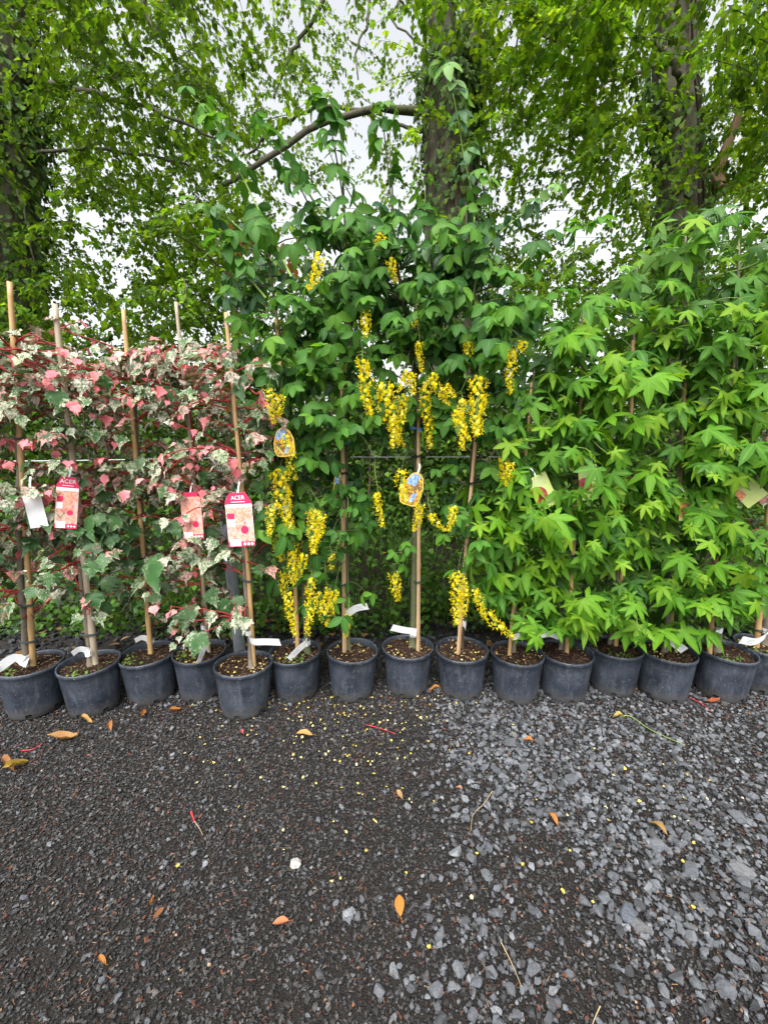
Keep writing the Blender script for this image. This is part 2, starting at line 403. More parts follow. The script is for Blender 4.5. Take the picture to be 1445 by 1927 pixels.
def lobed_leaf(lobes, droop, fold, curl=0.0, wave=0.0, tooth=0.0):
    """lobes: (angle from +Y, length, half width, sinus radius after it); lobes run from one side round to the other"""
    V = [(0.0, 0.0, 0.0)]; rib = [1.0]; T = []
    def put(x, y, rb):
        r2 = x * x + y * y
        V.append((x, y, -droop * r2 + wave * math.sin(4 * x + 5 * y))); rib.append(rb); return len(V) - 1
    prev = None
    first = True
    for i, (a, L, hw, sr) in enumerate(lobes):
        ax = (math.sin(a), math.cos(a)); nx = (math.cos(a), -math.sin(a))
        def P(u, v, rb): return put(ax[0] * u * L + nx[0] * v, ax[1] * u * L + nx[1] * v, rb)
        if i == 0: sl = P(0.30, -hw * 0.55, 0.15)
        else: sl = prev
        mid1 = P(0.42, 0, 1.0); mid2 = P(0.72, 0, 1.0)
        for m in (mid1, mid2): V[m] = (V[m][0], V[m][1], V[m][2] - fold * hw)
        l1 = P(0.50, -hw, 0.0); l2 = P(0.76, -hw * (0.62 + tooth), 0.0); tip = P(1.0, 0, 0.5); r2 = P(0.76, hw * (0.62 + tooth), 0.0); r1 = P(0.50, hw, 0.0)
        if i == len(lobes) - 1: sr_i = P(0.30, hw * 0.55, 0.15)
        else:
            b = (a + lobes[i + 1][0]) / 2
            sr_i = put(math.sin(b) * sr, math.cos(b) * sr, 0.1)
        T += [(0, sl, mid1), (sl, l1, mid1), (l1, l2, mid2), (l1, mid2, mid1), (l2, tip, mid2), (tip, r2, mid2), (r2, r1, mid2), (r1, mid1, mid2), (r1, sr_i, mid1), (sr_i, 0, mid1)]
        prev = sr_i
    V = np.array(V)
    if curl: V[:, 2] += curl * V[:, 0] ** 2
    T = np.array(T)[:, ::-1]
    return V, T, np.array(rib)
def with_stalk(V, T, rib, stalk, rise, pitch, size, rad, roll=0.0):
    """puts the blade at the end of a stalk that leaves the branch along +Y, blade tipped down by pitch; slots: 0 blade, 1 stalk"""
    B = MB()
    end = np.array([0, stalk * math.cos(rise), stalk * math.sin(rise)])
    Rm = rots([0], [-pitch], [roll])[0]
    B.add((V * size) @ Rm.T + end, T, 0, (1, 1, 1), rib)
    if stalk > 0.004:
        sv, st = tube([(0, 0, 0), (0, stalk * .5 * math.cos(rise), stalk * .5 * math.sin(rise) + stalk * 0.06), tuple(end)], [rad * 1.2, rad, rad * .9], 3, False)
        B.add(sv, st, 1)
    return B

LEAF = {}; LEAFT = {}
def add_leaf(key, mb_list, mats):
    LEAF[key] = [b.mesh(key, mats, True) for b in mb_list]
    LEAFT[key] = [(np.concatenate(b.v), np.concatenate(b.f), np.concatenate(b.r), np.concatenate(b.m)) for b in mb_list]
def gum_blades(n, seed):
    r = random.Random(seed); out = []
    for i in range(n):
        j = lambda s: r.uniform(-s, s)
        lob = [(R(-112 + j(8)), .60 + j(.06), .105, .22), (R(-52 + j(5)), .86 + j(.08), .156, .28), (R(j(6)), 1.0, .168, .28), (R(52 + j(5)), .86 + j(.08), .156, .23), (R(112 + j(8)), .60 + j(.06), .105, .2)]
        V, T, rb = lobed_leaf(lob, r.uniform(.1, .7), .22, r.uniform(-.35, .25), r.uniform(-.05, .05))
        out.append((V, T, rb, r))
    return out
def gum_set(n, seed, size, stalk):
    return [with_stalk(V, T, rb, r.uniform(.6, 1.3) * stalk, r.uniform(-.1, .9), r.uniform(.3, 1.35), size * r.uniform(.85, 1.12), .0011, r.uniform(-.55, .55)) for V, T, rb, r in gum_blades(n, seed)]
add_leaf('gum_leaf', gum_set(16, 1, .104, .058), [M['gum_leaf'], M['lime_stem']])
add_leaf('gum_young', gum_set(10, 2, .082, .05), [M['gum_young'], M['lime_stem']])
def maple_blades(n, seed):
    r = random.Random(seed); out = []
    for i in range(n):
        j = lambda s: r.uniform(-s, s); s2 = .80 + j(.07)
        o = [(-.10, -.06), (-.30, -.04), (-.38, .10), (-.47, .14), (-.44, .27), (-.60 * s2 / .8, .46), (-.43, .47), (-.40, .60), (-.28, .66), (-.22, .80), (-.12, .84), (0, 1.22 + j(.10)),
             (.12, .84), (.22, .80), (.28, .66), (.40, .60), (.43, .47), (.60 * s2 / .8, .46), (.44, .27), (.47, .14), (.38, .10), (.30, -.04), (.10, -.06)]
        o = [(x + j(.045), y + j(.045)) for x, y in o]
        V = [(0, 0, 0), (0, .3, -.02), (0, .62, -.02)] + [(x, y, 0) for x, y in o]
        V = np.array(V); d = r.uniform(.2, .6); c = r.uniform(-.9, .5); wv = r.uniform(.06, .12)
        V[:, 2] += -d * (V[:, 1] ** 2) * .6 + c * V[:, 0] ** 2 + wv * np.sin(9 * V[:, 0] + 7 * V[:, 1] + i) + .12 * np.abs(V[:, 0])
        no = len(o); k = lambda q: q + 3; T = []
        half = no // 2
        rid = lambda q: 0 if o[q][1] < .22 else (1 if o[q][1] < .55 else 2)
        for q in range(no - 1):
            a, b = rid(q), rid(q + 1)
            T.append((a, k(q + 1), k(q)))
            if a != b: T.append((a, b, k(q + 1)))
        rb = np.array([1, 1, .9] + [0] * no, float)
        out.append((V, np.array(T), rb, r))
    return out
def maple_set(n, seed, size, stalk, thick=.0015):
    return [with_stalk(V, T, rb, r.uniform(.6, 1.4) * stalk, r.uniform(-.1, .7), r.uniform(.35, 1.25), size * r.uniform(.8, 1.15), thick, r.uniform(-.5, .5)) for V, T, rb, r in maple_blades(n, seed)]
add_leaf('variegated', maple_set(12, 3, .064, .048, .0017), [M['variegated'], M['red_stem']])
add_leaf('maple_green', maple_set(6, 4, .092, .055, .0017), [M['maple_green'], M['red_stem']])
add_leaf('pink', maple_set(8, 5, .044, .036, .0017), [M['pink'], M['red_stem']])
def tri_leaf(n, seed, size, stalk, mats, key):
    out = []; r = random.Random(seed)
    for i in range(n):
        B = MB(); st = stalk * r.uniform(.5, 1.2); rise = r.uniform(0, .6)
        end = np.array([0, st * math.cos(rise), st * math.sin(rise)])
        if st > .004:
            sv, stt = tube([(0, 0, 0), tuple(end * .5 + np.array([0, 0, .003])), tuple(end)], .0010, 3, False); B.add(sv, stt, 1)
        pb = r.uniform(.45, 1.2)
        for a, s in ((0, 1.0), (R(62 + r.uniform(-12, 12)), .92), (R(-62 + r.uniform(-12, 12)), .92)):
            V = np.array([(0, 0), (-.15, .14), (.15, .14), (-.25, .36), (.25, .36), (-.25, .60), (.25, .60), (-.15, .83), (.15, .83), (0, 1), (0, .3), (0, .62)], float)
            V = np.column_stack([V, np.zeros(len(V))]); d = r.uniform(.1, .45)
            V[:, 2] = .25 * np.abs(V[:, 0]) - d * V[:, 1] ** 2 + r.uniform(-.1, .1) * V[:, 0]
            T = np.array([(0, 10, 1), (0, 2, 10), (1, 10, 3), (2, 4, 10), (3, 10, 11), (3, 11, 5), (4, 11, 10), (4, 6, 11), (5, 11, 7), (6, 8, 11), (7, 11, 9), (8, 9, 11)])
            rb = np.array([1, 0, 0, 0, 0, 0, 0, 0, 0, .5, 1, 1.0])
            Rm = rots([0], [-pb], [r.uniform(-.2, .2)])[0] @ rots([-a], [-abs(a) * .22], [r.uniform(-.3, .3)])[0]
            B.add((V * size * s * r.uniform(.9, 1.1)) @ Rm.T + end, T, 0, (1, 1, 1), rb)
        out.append(B)
    add_leaf(key, out, mats)
tri_leaf(9, 6, .079, .052, [M['lab_leaf'], M['green_stem']], 'lab_leaf')
tri_leaf(7, 7, .074, .052, [M['lab_young'], M['lime_stem']], 'lab_young')

# ------------------------------------------------------------------ big trees behind: trunk, limbs, ivy, crown
def small_leaf(w, droop, fold):
    V = np.array([(0, 0, 0), (-w, .42, fold * w - droop * .18), (w, .42, fold * w - droop * .18), (0, 1, -droop), (0, .5, -droop * .25)], float)
    return V, np.array([(0, 4, 1), (0, 2, 4), (1, 4, 3), (2, 3, 4)]), np.array([1, 0, 0, .6, 1.0])
TL = small_leaf(.36, .28, .3); TLW = small_leaf(.46, .2, .25)
SL = simple_leaf(.34, .3, .2); SLW = simple_leaf(.44, .2, .18)
IVY = fan_leaf([(-.25, -.08), (-.50, .10), (-.30, .38), (-.36, .62), (0, 1.0), (.36, .62), (.30, .38), (.50, .10), (.25, -.08)], None, .25, .12)
IVY = (IVY[0], IVY[1][:, ::-1], IVY[2])
def px_r(wpx, Z): return wpx * Z / F / 2
def trunk_mesh(pts, rads, seed, sides=22, n=40, rough=.06):
    path = smooth_path(pts, n); rr = np.interp(np.linspace(0, 1, n + 1), np.linspace(0, 1, len(rads)), rads)
    V, T = tube(path, list(rr), sides)
    r = np.random.default_rng(seed); ph = r.uniform(0, 6, 6)
    for i in range(n + 1):
        for k in range(sides):
            a = 2 * PI * k / sides; c = np.array(path[i]); d = V[i * sides + k] - c
            V[i * sides + k] = c + d * (1 + rough * math.sin(3 * a + ph[0] + i * .08) + rough * .7 * math.sin(7 * a + ph[1] - i * .15) + rough * .5 * math.sin(i * .9 + ph[2] + a))
    return V, T, path, rr
HOLES = [(440, 45, 62, 70, .97), (520, 20, 40, 30, .7), (118, 372, 50, 48, .93), (190, 445, 42, 62, .93), (215, 545, 32, 45, .9), (95, 440, 30, 60, .45), (60, 470, 30, 60, .3), (432, 200, 32, 90, .45), (245, 470, 40, 60, .55),
         (700, 330, 130, 95, .72), (735, 130, 60, 140, .55), (600, 220, 60, 50, .4), (1215, 305, 22, 50, .85), (1208, 60, 26, 32, .9), (1345, 235, 22, 36, .7), (1350, 40, 22, 30, .6), (1365, 425, 36, 42, .8), (1120, 190, 30, 22, .4),
         (1060, 350, 110, 70, .55), (1140, 430, 80, 50, .75), (1010, 250, 60, 40, .35), (560, 330, 60, 60, .4), (180, 620, 60, 40, .75), (260, 600, 60, 40, .5), (1030, 430, 90, 50, .55), (650, 420, 120, 60, .5), (1395, 90, 20, 50, .5)]
def open_sky(px, py):
    p = 0.0
    for cx, cy, rx, ry, s in HOLES:
        d = ((px - cx) / rx) ** 2 + ((py - cy) / ry) ** 2
        if d < 1.6: p = max(p, s * min(1.0, 1.6 - d if d > .6 else 1.0))
    return p
def sprays(n, box, hues, leaf=(.045, .078), per=(24, 40), length=(.35, .65), keep=open_sky, droop=.5, seed=0):
    """leafy twigs: returns leaf transforms + twig tubes. box: x0,x1,y0,y1,z0,z1 in metres"""
    r = np.random.default_rng(seed); Ps = []; Az = []; Pi = []; Ro = []; Sz = []; Cc = []; TW = MB(); done = 0; tries = 0
    while done < n and tries < n * 12:
        tries += 1
        P = np.array([r.uniform(box[0], box[1]), r.uniform(box[2], box[3]), r.uniform(box[4], box[5])])
        qx, qy, qz = proj(P)
        if qz < .5 or qy > 700 or qy < -260 or qx < -260 or qx > 1710: continue
        if r.random() < max(keep(qx, qy), .12 + .2 * math.sin(qx * .021 + 2 * math.sin(qy * .013)) * math.sin(qy * .026 + 1.7)): continue
        if P[1] < 5.6 and r.random() < .93 and (795 < qx < 915 and -50 < qy < 540 or 1215 < qx < 1335 and -50 < qy < 540 or -40 < qx < 75 and -50 < qy < 480): continue
        az = r.uniform(0, 2 * PI); L = r.uniform(*length); k = r.integers(*per)
        d = np.array([math.cos(az), math.sin(az), r.uniform(-.75, .1) * droop * 1.6]); d /= np.linalg.norm(d)
        t = np.linspace(0.05, 1, k); pts = P + np.outer(t * L, d); pts[:, 2] -= .25 * L * t ** 2
        hue = np.array(hues[r.integers(len(hues))]) * r.uniform(.75, 1.25)
        side = np.where(np.arange(k) % 2 == 0, 1, -1)
        Ps.append(pts + r.normal(0, .022, (k, 3))); Az.append(az - PI / 2 + side * r.uniform(.5, 1.2, k) + r.normal(0, .25, k)); Pi.append(-r.uniform(.05, 1.0, k)); Ro.append(r.normal(0, .45, k))
        Sz.append(r.uniform(*leaf, k)); Cc.append(hue[None] * r.uniform(.8, 1.22, (k, 1)) * (1 + r.normal(0, .05, (k, 3))))
        a = pts[0]; b = pts[-1]; m = pts[k // 2]; rad = .004
        nrm = np.cross(d, [0, 0, 1.0]); nrm /= np.linalg.norm(nrm) + 1e-9; up = np.cross(nrm, d)
        ring = [nrm, -.5 * nrm + .87 * up, -.5 * nrm - .87 * up]
        V = np.array([a + q * rad for q in ring] + [m + q * rad * .8 for q in ring] + [b + q * rad * .3 for q in ring])
        TW.add(V, [(i + 3 * j, (i + 1) % 3 + 3 * j, i + 3 * j + 3) for j in (0, 1) for i in range(3)] + [((i + 1) % 3 + 3 * j, (i + 1) % 3 + 3 * j + 3, i + 3 * j + 3) for j in (0, 1) for i in range(3)])
        done += 1
    return np.concatenate(Ps), rots(np.concatenate(Az), np.concatenate(Pi), np.concatenate(Ro)), np.concatenate(Sz), np.concatenate(Cc), TW
def ivy_on(B, path, rr, n, seed, hues, cover=None, out=.07, size=(.05, .085)):
    r = np.random.default_rng(seed); P = []; A = []; S = []; C = []
    m = len(path) - 1
    while len(P) < n:
        u = r.uniform(0, m); i = int(min(u, m - 1)); f = u - i
        c = np.array(path[i]) * (1 - f) + np.array(path[i + 1]) * f; rad = rr[i]
        a = r.uniform(0, 2 * PI)
        if cover is not None and r.random() > cover(a, c[2]): continue
        d = np.array([math.cos(a), math.sin(a), 0])
        P.append(c + d * (rad + abs(r.normal(0, out)) + .01)); A.append(a); S.append(r.uniform(*size)); C.append(np.array(hues[r.integers(len(hues))]) * r.uniform(.7, 1.3))
    k = len(P); A = np.array(A)
    # blade hangs down the trunk, upper side outwards
    B.many(IVY[0], IVY[1], rots(A - PI / 2 + r.normal(0, .4, k), -r.uniform(.7, 1.5, k), r.normal(0, .35, k)), np.array(P), np.array(S), np.array(C), 0, IVY[2])
G_OLIVE = [(0.0633, 0.1309, 0.0126), (0.0502, 0.1116, 0.0117), (0.0837, 0.1649, 0.0146), (0.039, 0.0873, 0.0107)]
G_LIME = [(0.1139, 0.2268, 0.0173), (0.088, 0.1944, 0.0151), (0.1449, 0.2484, 0.0194), (0.0672, 0.1458, 0.0151)]
G_MID = [(0.0791, 0.1651, 0.0144), (0.0574, 0.1238, 0.0134), (0.1038, 0.2012, 0.0165), (0.0445, 0.098, 0.0124)]
G_IVY = [(.06, .13, .02), (.045, .10, .018), (.09, .17, .024), (.12, .18, .03)]

def big_tree(label, y0, trunk_px, widths, limbs, crown_boxes, hues, ivy_n, ivy_cover, seed, stems=()):
    pts = [at(px, py, y0) for px, py in trunk_px]
    base = Vector((pts[0].x, y0, bank_z(pts[0].x, y0) - .05)); pts = [base] + pts[1:]
    zs = [proj(np.array(p))[2] for p in pts]
    root = thing('ivy_clad_tree', label, 'tree', base, 'tall trees behind the row')
    rel = lambda V: np.asarray(V) - np.array(base)
    V, T, path, rr = trunk_mesh(pts, [px_r(w_, z) for w_, z in zip(widths, zs)], seed)
    b = MB(); b.add(rel(V), T); b.obj('trunk', M['bark'], root, True)
    I = MB(); ivy_on(I, path, rr, ivy_n, seed + 1, G_IVY, ivy_cover)
    for i in range(7):                                              # climbing ivy stems on the bark
        a = rng.uniform(-2.6, -.5); ps = []
        for q in range(2, len(path) - 2, 3):
            a += rng.normal(0, .1); ps.append(Vector(path[q]) + Vector((math.cos(a), math.sin(a), 0)) * (rr[q] * 1.06))
        v, t = tube(ps, .011, 5); I.add(v, t, 1)
    for si, (spx, sw) in enumerate(stems):
        sp = [at(px, py, y0 + dy) for px, py, dy in spx]
        v, t, p2, r2 = trunk_mesh(sp, [px_r(q, proj(np.array(p))[2]) for q, p in zip(sw, sp)], seed + 20 + si, 16, 24)
        b = MB(); b.add(rel(v), t); b.obj('stem', M['bark'], root, True)
        ivy_on(I, p2, r2, int(ivy_n * .2), seed + 30 + si, G_IVY, ivy_cover)
    I.v = [rel(v) for v in I.v]; tag(I.obj('ivy', [M['ivy_leaf'], M['brown_twig']], root, True), kind='stuff')
    for lp, lw in limbs:
        ps = smooth_path([at(px, py, y0 + dy) for px, py, dy in lp], 14)
        ps = [p + Vector(rng.normal(0, .012, 3)) for p in ps]
        r_ = np.interp(np.linspace(0, 1, 15), np.linspace(0, 1, len(lw)), [px_r(q * .58, y0 * 1.02) for q in lw])
        v, t = tube(ps, list(r_), 8); b = MB(); b.add(rel(v), t); b.obj('limb', M['bark'], root, True)
    C = MB(); TWIG = None
    for ci, (n, bx, kw) in enumerate(crown_boxes):
        P, Rm, S, Cc, TW = sprays(n, bx, kw.pop('hues', hues), seed=seed * 31 + ci, **kw)
        tpl = TLW if ci % 2 else TL
        C.many(tpl[0], tpl[1], Rm, rel(P), S, Cc, 0, tpl[2])
        TW.v = [rel(v) for v in TW.v]; off = C.n
        for v, f in zip(TW.v, TW.f): C.v.append(v); C.f.append(f + off); C.m.append(np.full(len(f), 1)); C.c.append(np.ones((len(v), 3))); C.r.append(np.zeros(len(v)))
        C.n += TW.n
    tag(C.obj('crown', [M['tree_leaf'], M['brown_twig']], root, True), kind='stuff')
    return root

big_tree('ivy covered tree trunk at the left edge of the row, hidden under dark leaves', 5.6,
         [(18, 900), (16, 560), (20, 300), (8, 120), (-20, -300)], [95, 90, 92, 100, 105],
         [([(55, 160, 0), (120, 158, -.2), (210, 185, -.5), (330, 220, -.8), (400, 260, -1.0)], [15, 13, 10, 8, 4]),
          ([(50, 290, 0), (190, 278, -.3), (320, 300, -.5), (390, 330, -.6)], [9, 8, 7, 4]),
          ([(50, 40, .1), (140, -30, -.6), (300, -120, -1.2)], [26, 20, 12]),
          ([(300, -120, -1.2), (270, 0, -1.2), (310, 80, -1.2), (355, 120, -1.1)], [10, 9, 7, 4]),
          ([(10, 330, -.3), (40, 380, -.4), (62, 500, -.4), (60, 640, -.4)], [5, 5, 4, 3])],
         [(1000, (-6.5, -1.9, 3.6, 8.2, 2.4, 9.2), {}), (430, (-6.5, -1.6, 4.0, 7.0, 1.6, 5.2), {'hues': G_MID}), (170, (-3.6, -1.2, 2.9, 5.0, 4.5, 7.0), {})], G_OLIVE, 4200, None, 11)
big_tree('forked tree trunk behind the yellow flowers with one long bent limb reaching left', 5.7,
         [(852, 900), (850, 520), (848, 300), (845, 190), (850, 110)], [92, 92, 92, 98, 80],
         [([(838, 215, 0), (780, 207, -.1), (700, 205, -.3), (600, 235, -.5), (500, 300, -.6), (410, 355, -.7)], [26, 22, 17, 15, 13, 9]),
          ([(690, 207, -.3), (600, 198, 0), (530, 235, .3), (470, 290, .5)], [11, 10, 9, 6]),
          ([(860, 260, .2), (800, 245, .4), (740, 232, .6)], [13, 11, 9]),
          ([(885, 225, .1), (920, 262, .3), (945, 285, .4)], [11, 8, 5]),
          ([(620, -20, -.8), (570, 70, -.7), (540, 110, -.7), (518, 190, -.7)], [9, 9, 7, 4]),
          ([(700, -30, -.5), (692, 40, -.5), (672, 90, -.5), (674, 150, -.5)], [8, 7, 5, 3]),
          ([(760, 0, 0), (735, 30, -.1), (800, 90, -.3), (850, 125, -.3)], [6, 5, 5, 4])],
         [(640, (-2.6, 2.6, 3.4, 8.5, 2.6, 9.4), {'hues': G_MID}), (240, (.3, 2.4, 3.8, 5.4, 4.6, 7.4), {}), (270, (-2.2, 2.2, 5.8, 9.5, 1.8, 5.2), {'hues': G_OLIVE, 'leaf': (.042, .062)})], G_LIME, 2600,
         lambda a, z: .9 if (a % (2 * PI) > 4.75 or a % (2 * PI) < 1.2) else .4, 12,
         [([(848, 190, 0), (832, 60, 0), (822, -300, 0)], [66, 50, 48]), ([(862, 190, .1), (890, 60, .25), (896, -300, .3)], [48, 34, 30])])
big_tree('tall trunk at right with scattered ivy and a broken upright branch beside it', 5.6,
         [(1262, 900), (1268, 560), (1280, 330), (1268, 150), (1255, -300)], [84, 78, 72, 70, 70],
         [([(1250, 118, -.1), (1180, 140, -.2), (1110, 168, -.3), (1040, 215, -.3)], [10, 9, 7, 4]),
          ([(1222, 75, -.4), (1250, 100, -.4), (1272, 128, -.4), (1280, 150, -.3)], [10, 17, 18, 13]),
          ([(1300, 410, .1), (1330, 395, 0), (1345, 340, -.1), (1352, 300, -.1)], [24, 26, 20, 18]),
          ([(1460, 100, -.6), (1400, 145, -.6), (1360, 180, -.5)], [18, 13, 6]),
          ([(1080, -20, -.5), (1040, 70, -.6), (1000, 55, -.6), (960, 95, -.6)], [9, 8, 6, 4]),
          ([(1040, 70, -.6), (1080, 100, -.6), (1120, 150, -.6)], [7, 6, 4])],
         [(900, (1.4, 6.8, 3.6, 8.2, 2.4, 9.2), {}), (480, (1.6, 6.8, 4.0, 7.2, 1.7, 5.6), {'hues': G_LIME}), (250, (2.2, 4.8, 3.0, 5.0, 4.2, 6.8), {'hues': G_MID})], G_MID, 2000,
         lambda a, z: .35 if 3.9 < a % (2 * PI) < 5.1 else .9, 13)
# the snapped pale end of the broken branch
bt = [o for o in bpy.data.objects if o.name.startswith('ivy_clad_tree')][-1]
v, t = tube(smooth_path([at(1350, 345, 5.48), at(1362, 290, 5.45), at(1382, 240, 5.42), at(1397, 188, 5.4)], 8), [.075, .07, .06, .055, .05, .047, .044, .04, .03], 7)
b = MB(); b.add(v - np.array(bt.location), t)
v, t = tube([at(1352, 350, 5.45), at(1338, 325, 5.42)], [.05, .02], 6); b.add(v - np.array(bt.location), t)
v, t = tube([at(1350, 350, 5.43), at(1375, 348, 5.4), at(1384, 352, 5.38)], [.03, .015, .008], 5); b.add(v - np.array(bt.location), t)
b.obj('broken_branch', M['wood'], bt, True)

# ------------------------------------------------------------------ hedge shrubs, saplings, weeds on the bank
def shrub(label, x0, x1, y0, y1, z1, n, hues, seed, leaf=(.042, .075), top_noise=.35, cat='shrub', group='shrubs of the hedge behind the row'):
    cx, cy = (x0 + x1) / 2, (y0 + y1) / 2; base = Vector((cx, cy, bank_z(cx, cy) - .02)); r = np.random.default_rng(seed)
    root = thing('hedge_shrub', label, cat, base, group)
    S = MB()
    for i in range(16):
        p0 = Vector((r.uniform(x0, x1) * .8 + cx * .2 - cx, r.uniform(y0, y1) - cy, 0)); p = [p0]; d = Vector((r.normal(0, .18), r.normal(0, .12), 1))
        for q in range(5): d += Vector(r.normal(0, .12, 3)); p.append(p[-1] + d.normalized() * (z1 - base.z) / 5.2)
        v, t = tube(smooth_path(p, 10), list(np.linspace(.02, .004, 11)), 5); S.add(v, t)
        for q in range(2, 5):
            e = p[q] + Vector((r.normal(0, .35), r.normal(0, .3), r.uniform(0, .3))); v, t = tube([p[q], (p[q] + e) / 2 + Vector(r.normal(0, .04, 3)), e], [.007, .005, .002], 4); S.add(v, t)
    S.obj('stems', M['brown_twig'], root, True)
    k = n; X = r.uniform(x0, x1, k); Y = r.uniform(y0, y1, k)
    nz = np.sin(X * 3.1 + seed) * .5 + np.sin(X * 7.7 + Y * 3) * .3 + np.sin(X * 1.3 + 2) * .4
    top = z1 + top_noise * nz * .5
    Z = np.array([bank_z(a, b_) for a, b_ in zip(X, Y)]) + .02; Z = Z + (top - Z) * r.uniform(0, 1, k) ** .8
    cl = np.floor(r.uniform(0, k / 9, k)).astype(int); cen = r.normal(0, .09, (k // 9 + 1, 3)); tone = r.uniform(.65, 1.3, k // 9 + 1)
    P = np.column_stack([X - cx, Y - cy, Z - base.z]) + cen[cl] * .4
    H = np.array(hues)[r.integers(len(hues), size=k)] * r.uniform(.7, 1.3, (k, 1)) * tone[cl][:, None]
    A = r.uniform(0, 2 * PI, k); L = MB()
    L.many(TLW[0], TLW[1], rots(A, -r.uniform(-.2, 1.2, k), r.normal(0, .5, k)), P, r.uniform(*leaf, k), H, 0, TLW[2])
    tag(L.obj('foliage', M['weed_leaf'], root, True), kind='stuff')
    return root
G_HEDGE = [(.075, .16, .02), (.055, .125, .018), (.105, .205, .022), (.04, .10, .016)]
G_BRIGHT = [(.075, .16, .026), (.055, .125, .024), (.10, .19, .03)]
shrub('dark hedge shrub behind the leftmost maples, below the ivy trunk', -6.2, -3.3, 4.3, 6.0, 2.2, 9000, G_HEDGE, 41)
shrub('leafy hedge shrub behind the pink maples, pale sky above it', -3.4, -1.5, 4.3, 5.9, 2.35, 9300, G_BRIGHT, 42)
shrub('hedge shrub behind the leftmost yellow flowered tree, under brown dead leaves', -1.6, -.35, 4.2, 5.6, 2.5, 7800, G_BRIGHT, 43)
shrub('hedge shrub filling the gap behind the middle yellow flowers', -.45, 1.15, 4.2, 5.7, 2.0, 8400, G_HEDGE, 44)
shrub('hedge shrub between the forked tree and the star leaved trees', 1.0, 2.7, 4.3, 5.8, 2.2, 7800, G_HEDGE, 45)
shrub('hedge shrub behind the star leaved trees, near the right trunk', 2.5, 4.6, 4.3, 6.0, 2.3, 7800, G_HEDGE, 46)
shrub('hedge shrub at the right edge behind the last pots', 4.4, 6.6, 4.4, 6.2, 2.3, 5400, G_HEDGE, 47)

shrub('hedge shrub further left along the bank, outside the photo', -10.5, -6.1, 4.4, 6.2, 2.2, 6500, G_HEDGE, 48)
shrub('hedge shrub further right along the bank, outside the photo', 6.5, 10.5, 4.4, 6.2, 2.3, 6500, G_HEDGE, 49)
# light green sapling of the hedge with a snapped stem and brown dead leaves
base = Vector((at(430, 600, 4.6).x, 4.6, bank_z(-1.7, 4.6)))
sap = thing('maple_sapling', 'leaning grey sapling stem with brown dead leaves hanging at its top', 'sapling', base)
rel = lambda p: Vector(p) - base
v, t = tube(smooth_path([Vector((0.05, 0, 0)), rel(at(440, 560, 4.6)), rel(at(422, 470, 4.6)), rel(at(408, 420, 4.6))], 12), list(np.linspace(.04, .022, 13)), 8)
b = MB(); b.add(v, t); b.obj('trunk', M['bark'], sap, True)
for lp in ([(425, 490), (470, 420), (520, 400)], [(418, 460), (470, 455), (500, 470)], [(410, 425), (380, 380), (350, 350)], [(430, 520), (380, 470), (330, 440)]):
    v, t = tube(smooth_path([rel(at(x, y, 4.6 - .15 * i)) for i, (x, y) in enumerate(lp)], 6), list(np.linspace(.014, .004, 7)), 5)
    b = MB(); b.add(v, t); b.obj('limb', M['brown_twig'], sap, True)
B1 = MB(); k = 520; X = rng.normal(420, 60, k); Yp = rng.normal(500, 75, k)
P = np.array([rel(at(x, y, rng.uniform(4.2, 5.0))) for x, y in zip(X, Yp)])
B1.many(SLW[0], SLW[1], rots(rng.uniform(0, 6.3, k), -rng.uniform(.2, 1.3, k), rng.normal(0, .4, k)), P, rng.uniform(.05, .08, k), np.array(G_LIME)[rng.integers(4, size=k)] * rng.uniform(.8, 1.3, (k, 1)), 0, SLW[2])
tag(B1.obj('crown', M['tree_leaf'], sap, True), kind='stuff')
B2 = MB(); k = 110; c = rng.integers(0, 4, k); cx = np.array([450, 505, 478, 545])[c]; cy = np.array([465, 455, 440, 490])[c]
P = np.array([rel(at(x + rng.normal(0, 9), y + rng.normal(0, 20), rng.uniform(4.3, 4.6))) for x, y in zip(cx, cy)])
B2.many(SL[0], SL[1], rots(rng.uniform(0, 6.3, k), -rng.uniform(1.1, 1.6, k), rng.normal(0, .7, k)), P, rng.uniform(.07, .12, k), np.array([.20, .085, .035]) * rng.uniform(.5, 1.4, (k, 1)), 0, SL[2])
tag(B2.obj('dead_leaves', M['tree_leaf'], sap, True), kind='stuff')

# weeds: herb rosettes, nettle stems and grass on the bank, one object
W = MB(); k = 27000
X = rng.uniform(-5.5, 5.5, k); Y = BANK0 - .08 + rng.uniform(0, 1, k) ** 1.15 * 2.1
patch = np.sin(X * 2.3) * .5 + np.sin(X * 5.9 + Y * 4) * .5 + np.sin(X * .9 + 1) * .4
H = np.clip(.16 + .20 * (patch + .6) + .28 * (Y - BANK0 - .2), .05, .75) * rng.uniform(.15, 1, k)
Zg = np.array([bank_z(a, b_) for a, b_ in zip(X, Y)])
P = np.column_stack([X, Y, Zg + H]); cluster = (np.floor(X * 9) * 31 + np.floor(Y * 9) * 17).astype(int) % 97
tone = rng.uniform(.6, 1.35, 97)[cluster]
HC = np.array([(.038, .10, .014), (.055, .13, .016), (.03, .08, .013), (.075, .165, .02)])[rng.integers(4, size=k)] * tone[:, None] * rng.uniform(.75, 1.25, (k, 1))
W.many(TLW[0], TLW[1], rots(rng.uniform(0, 6.3, k), -rng.uniform(-.1, 1.1, k), rng.normal(0, .4, k)), P, rng.uniform(.03, .066, k), HC, 0, TLW[2])
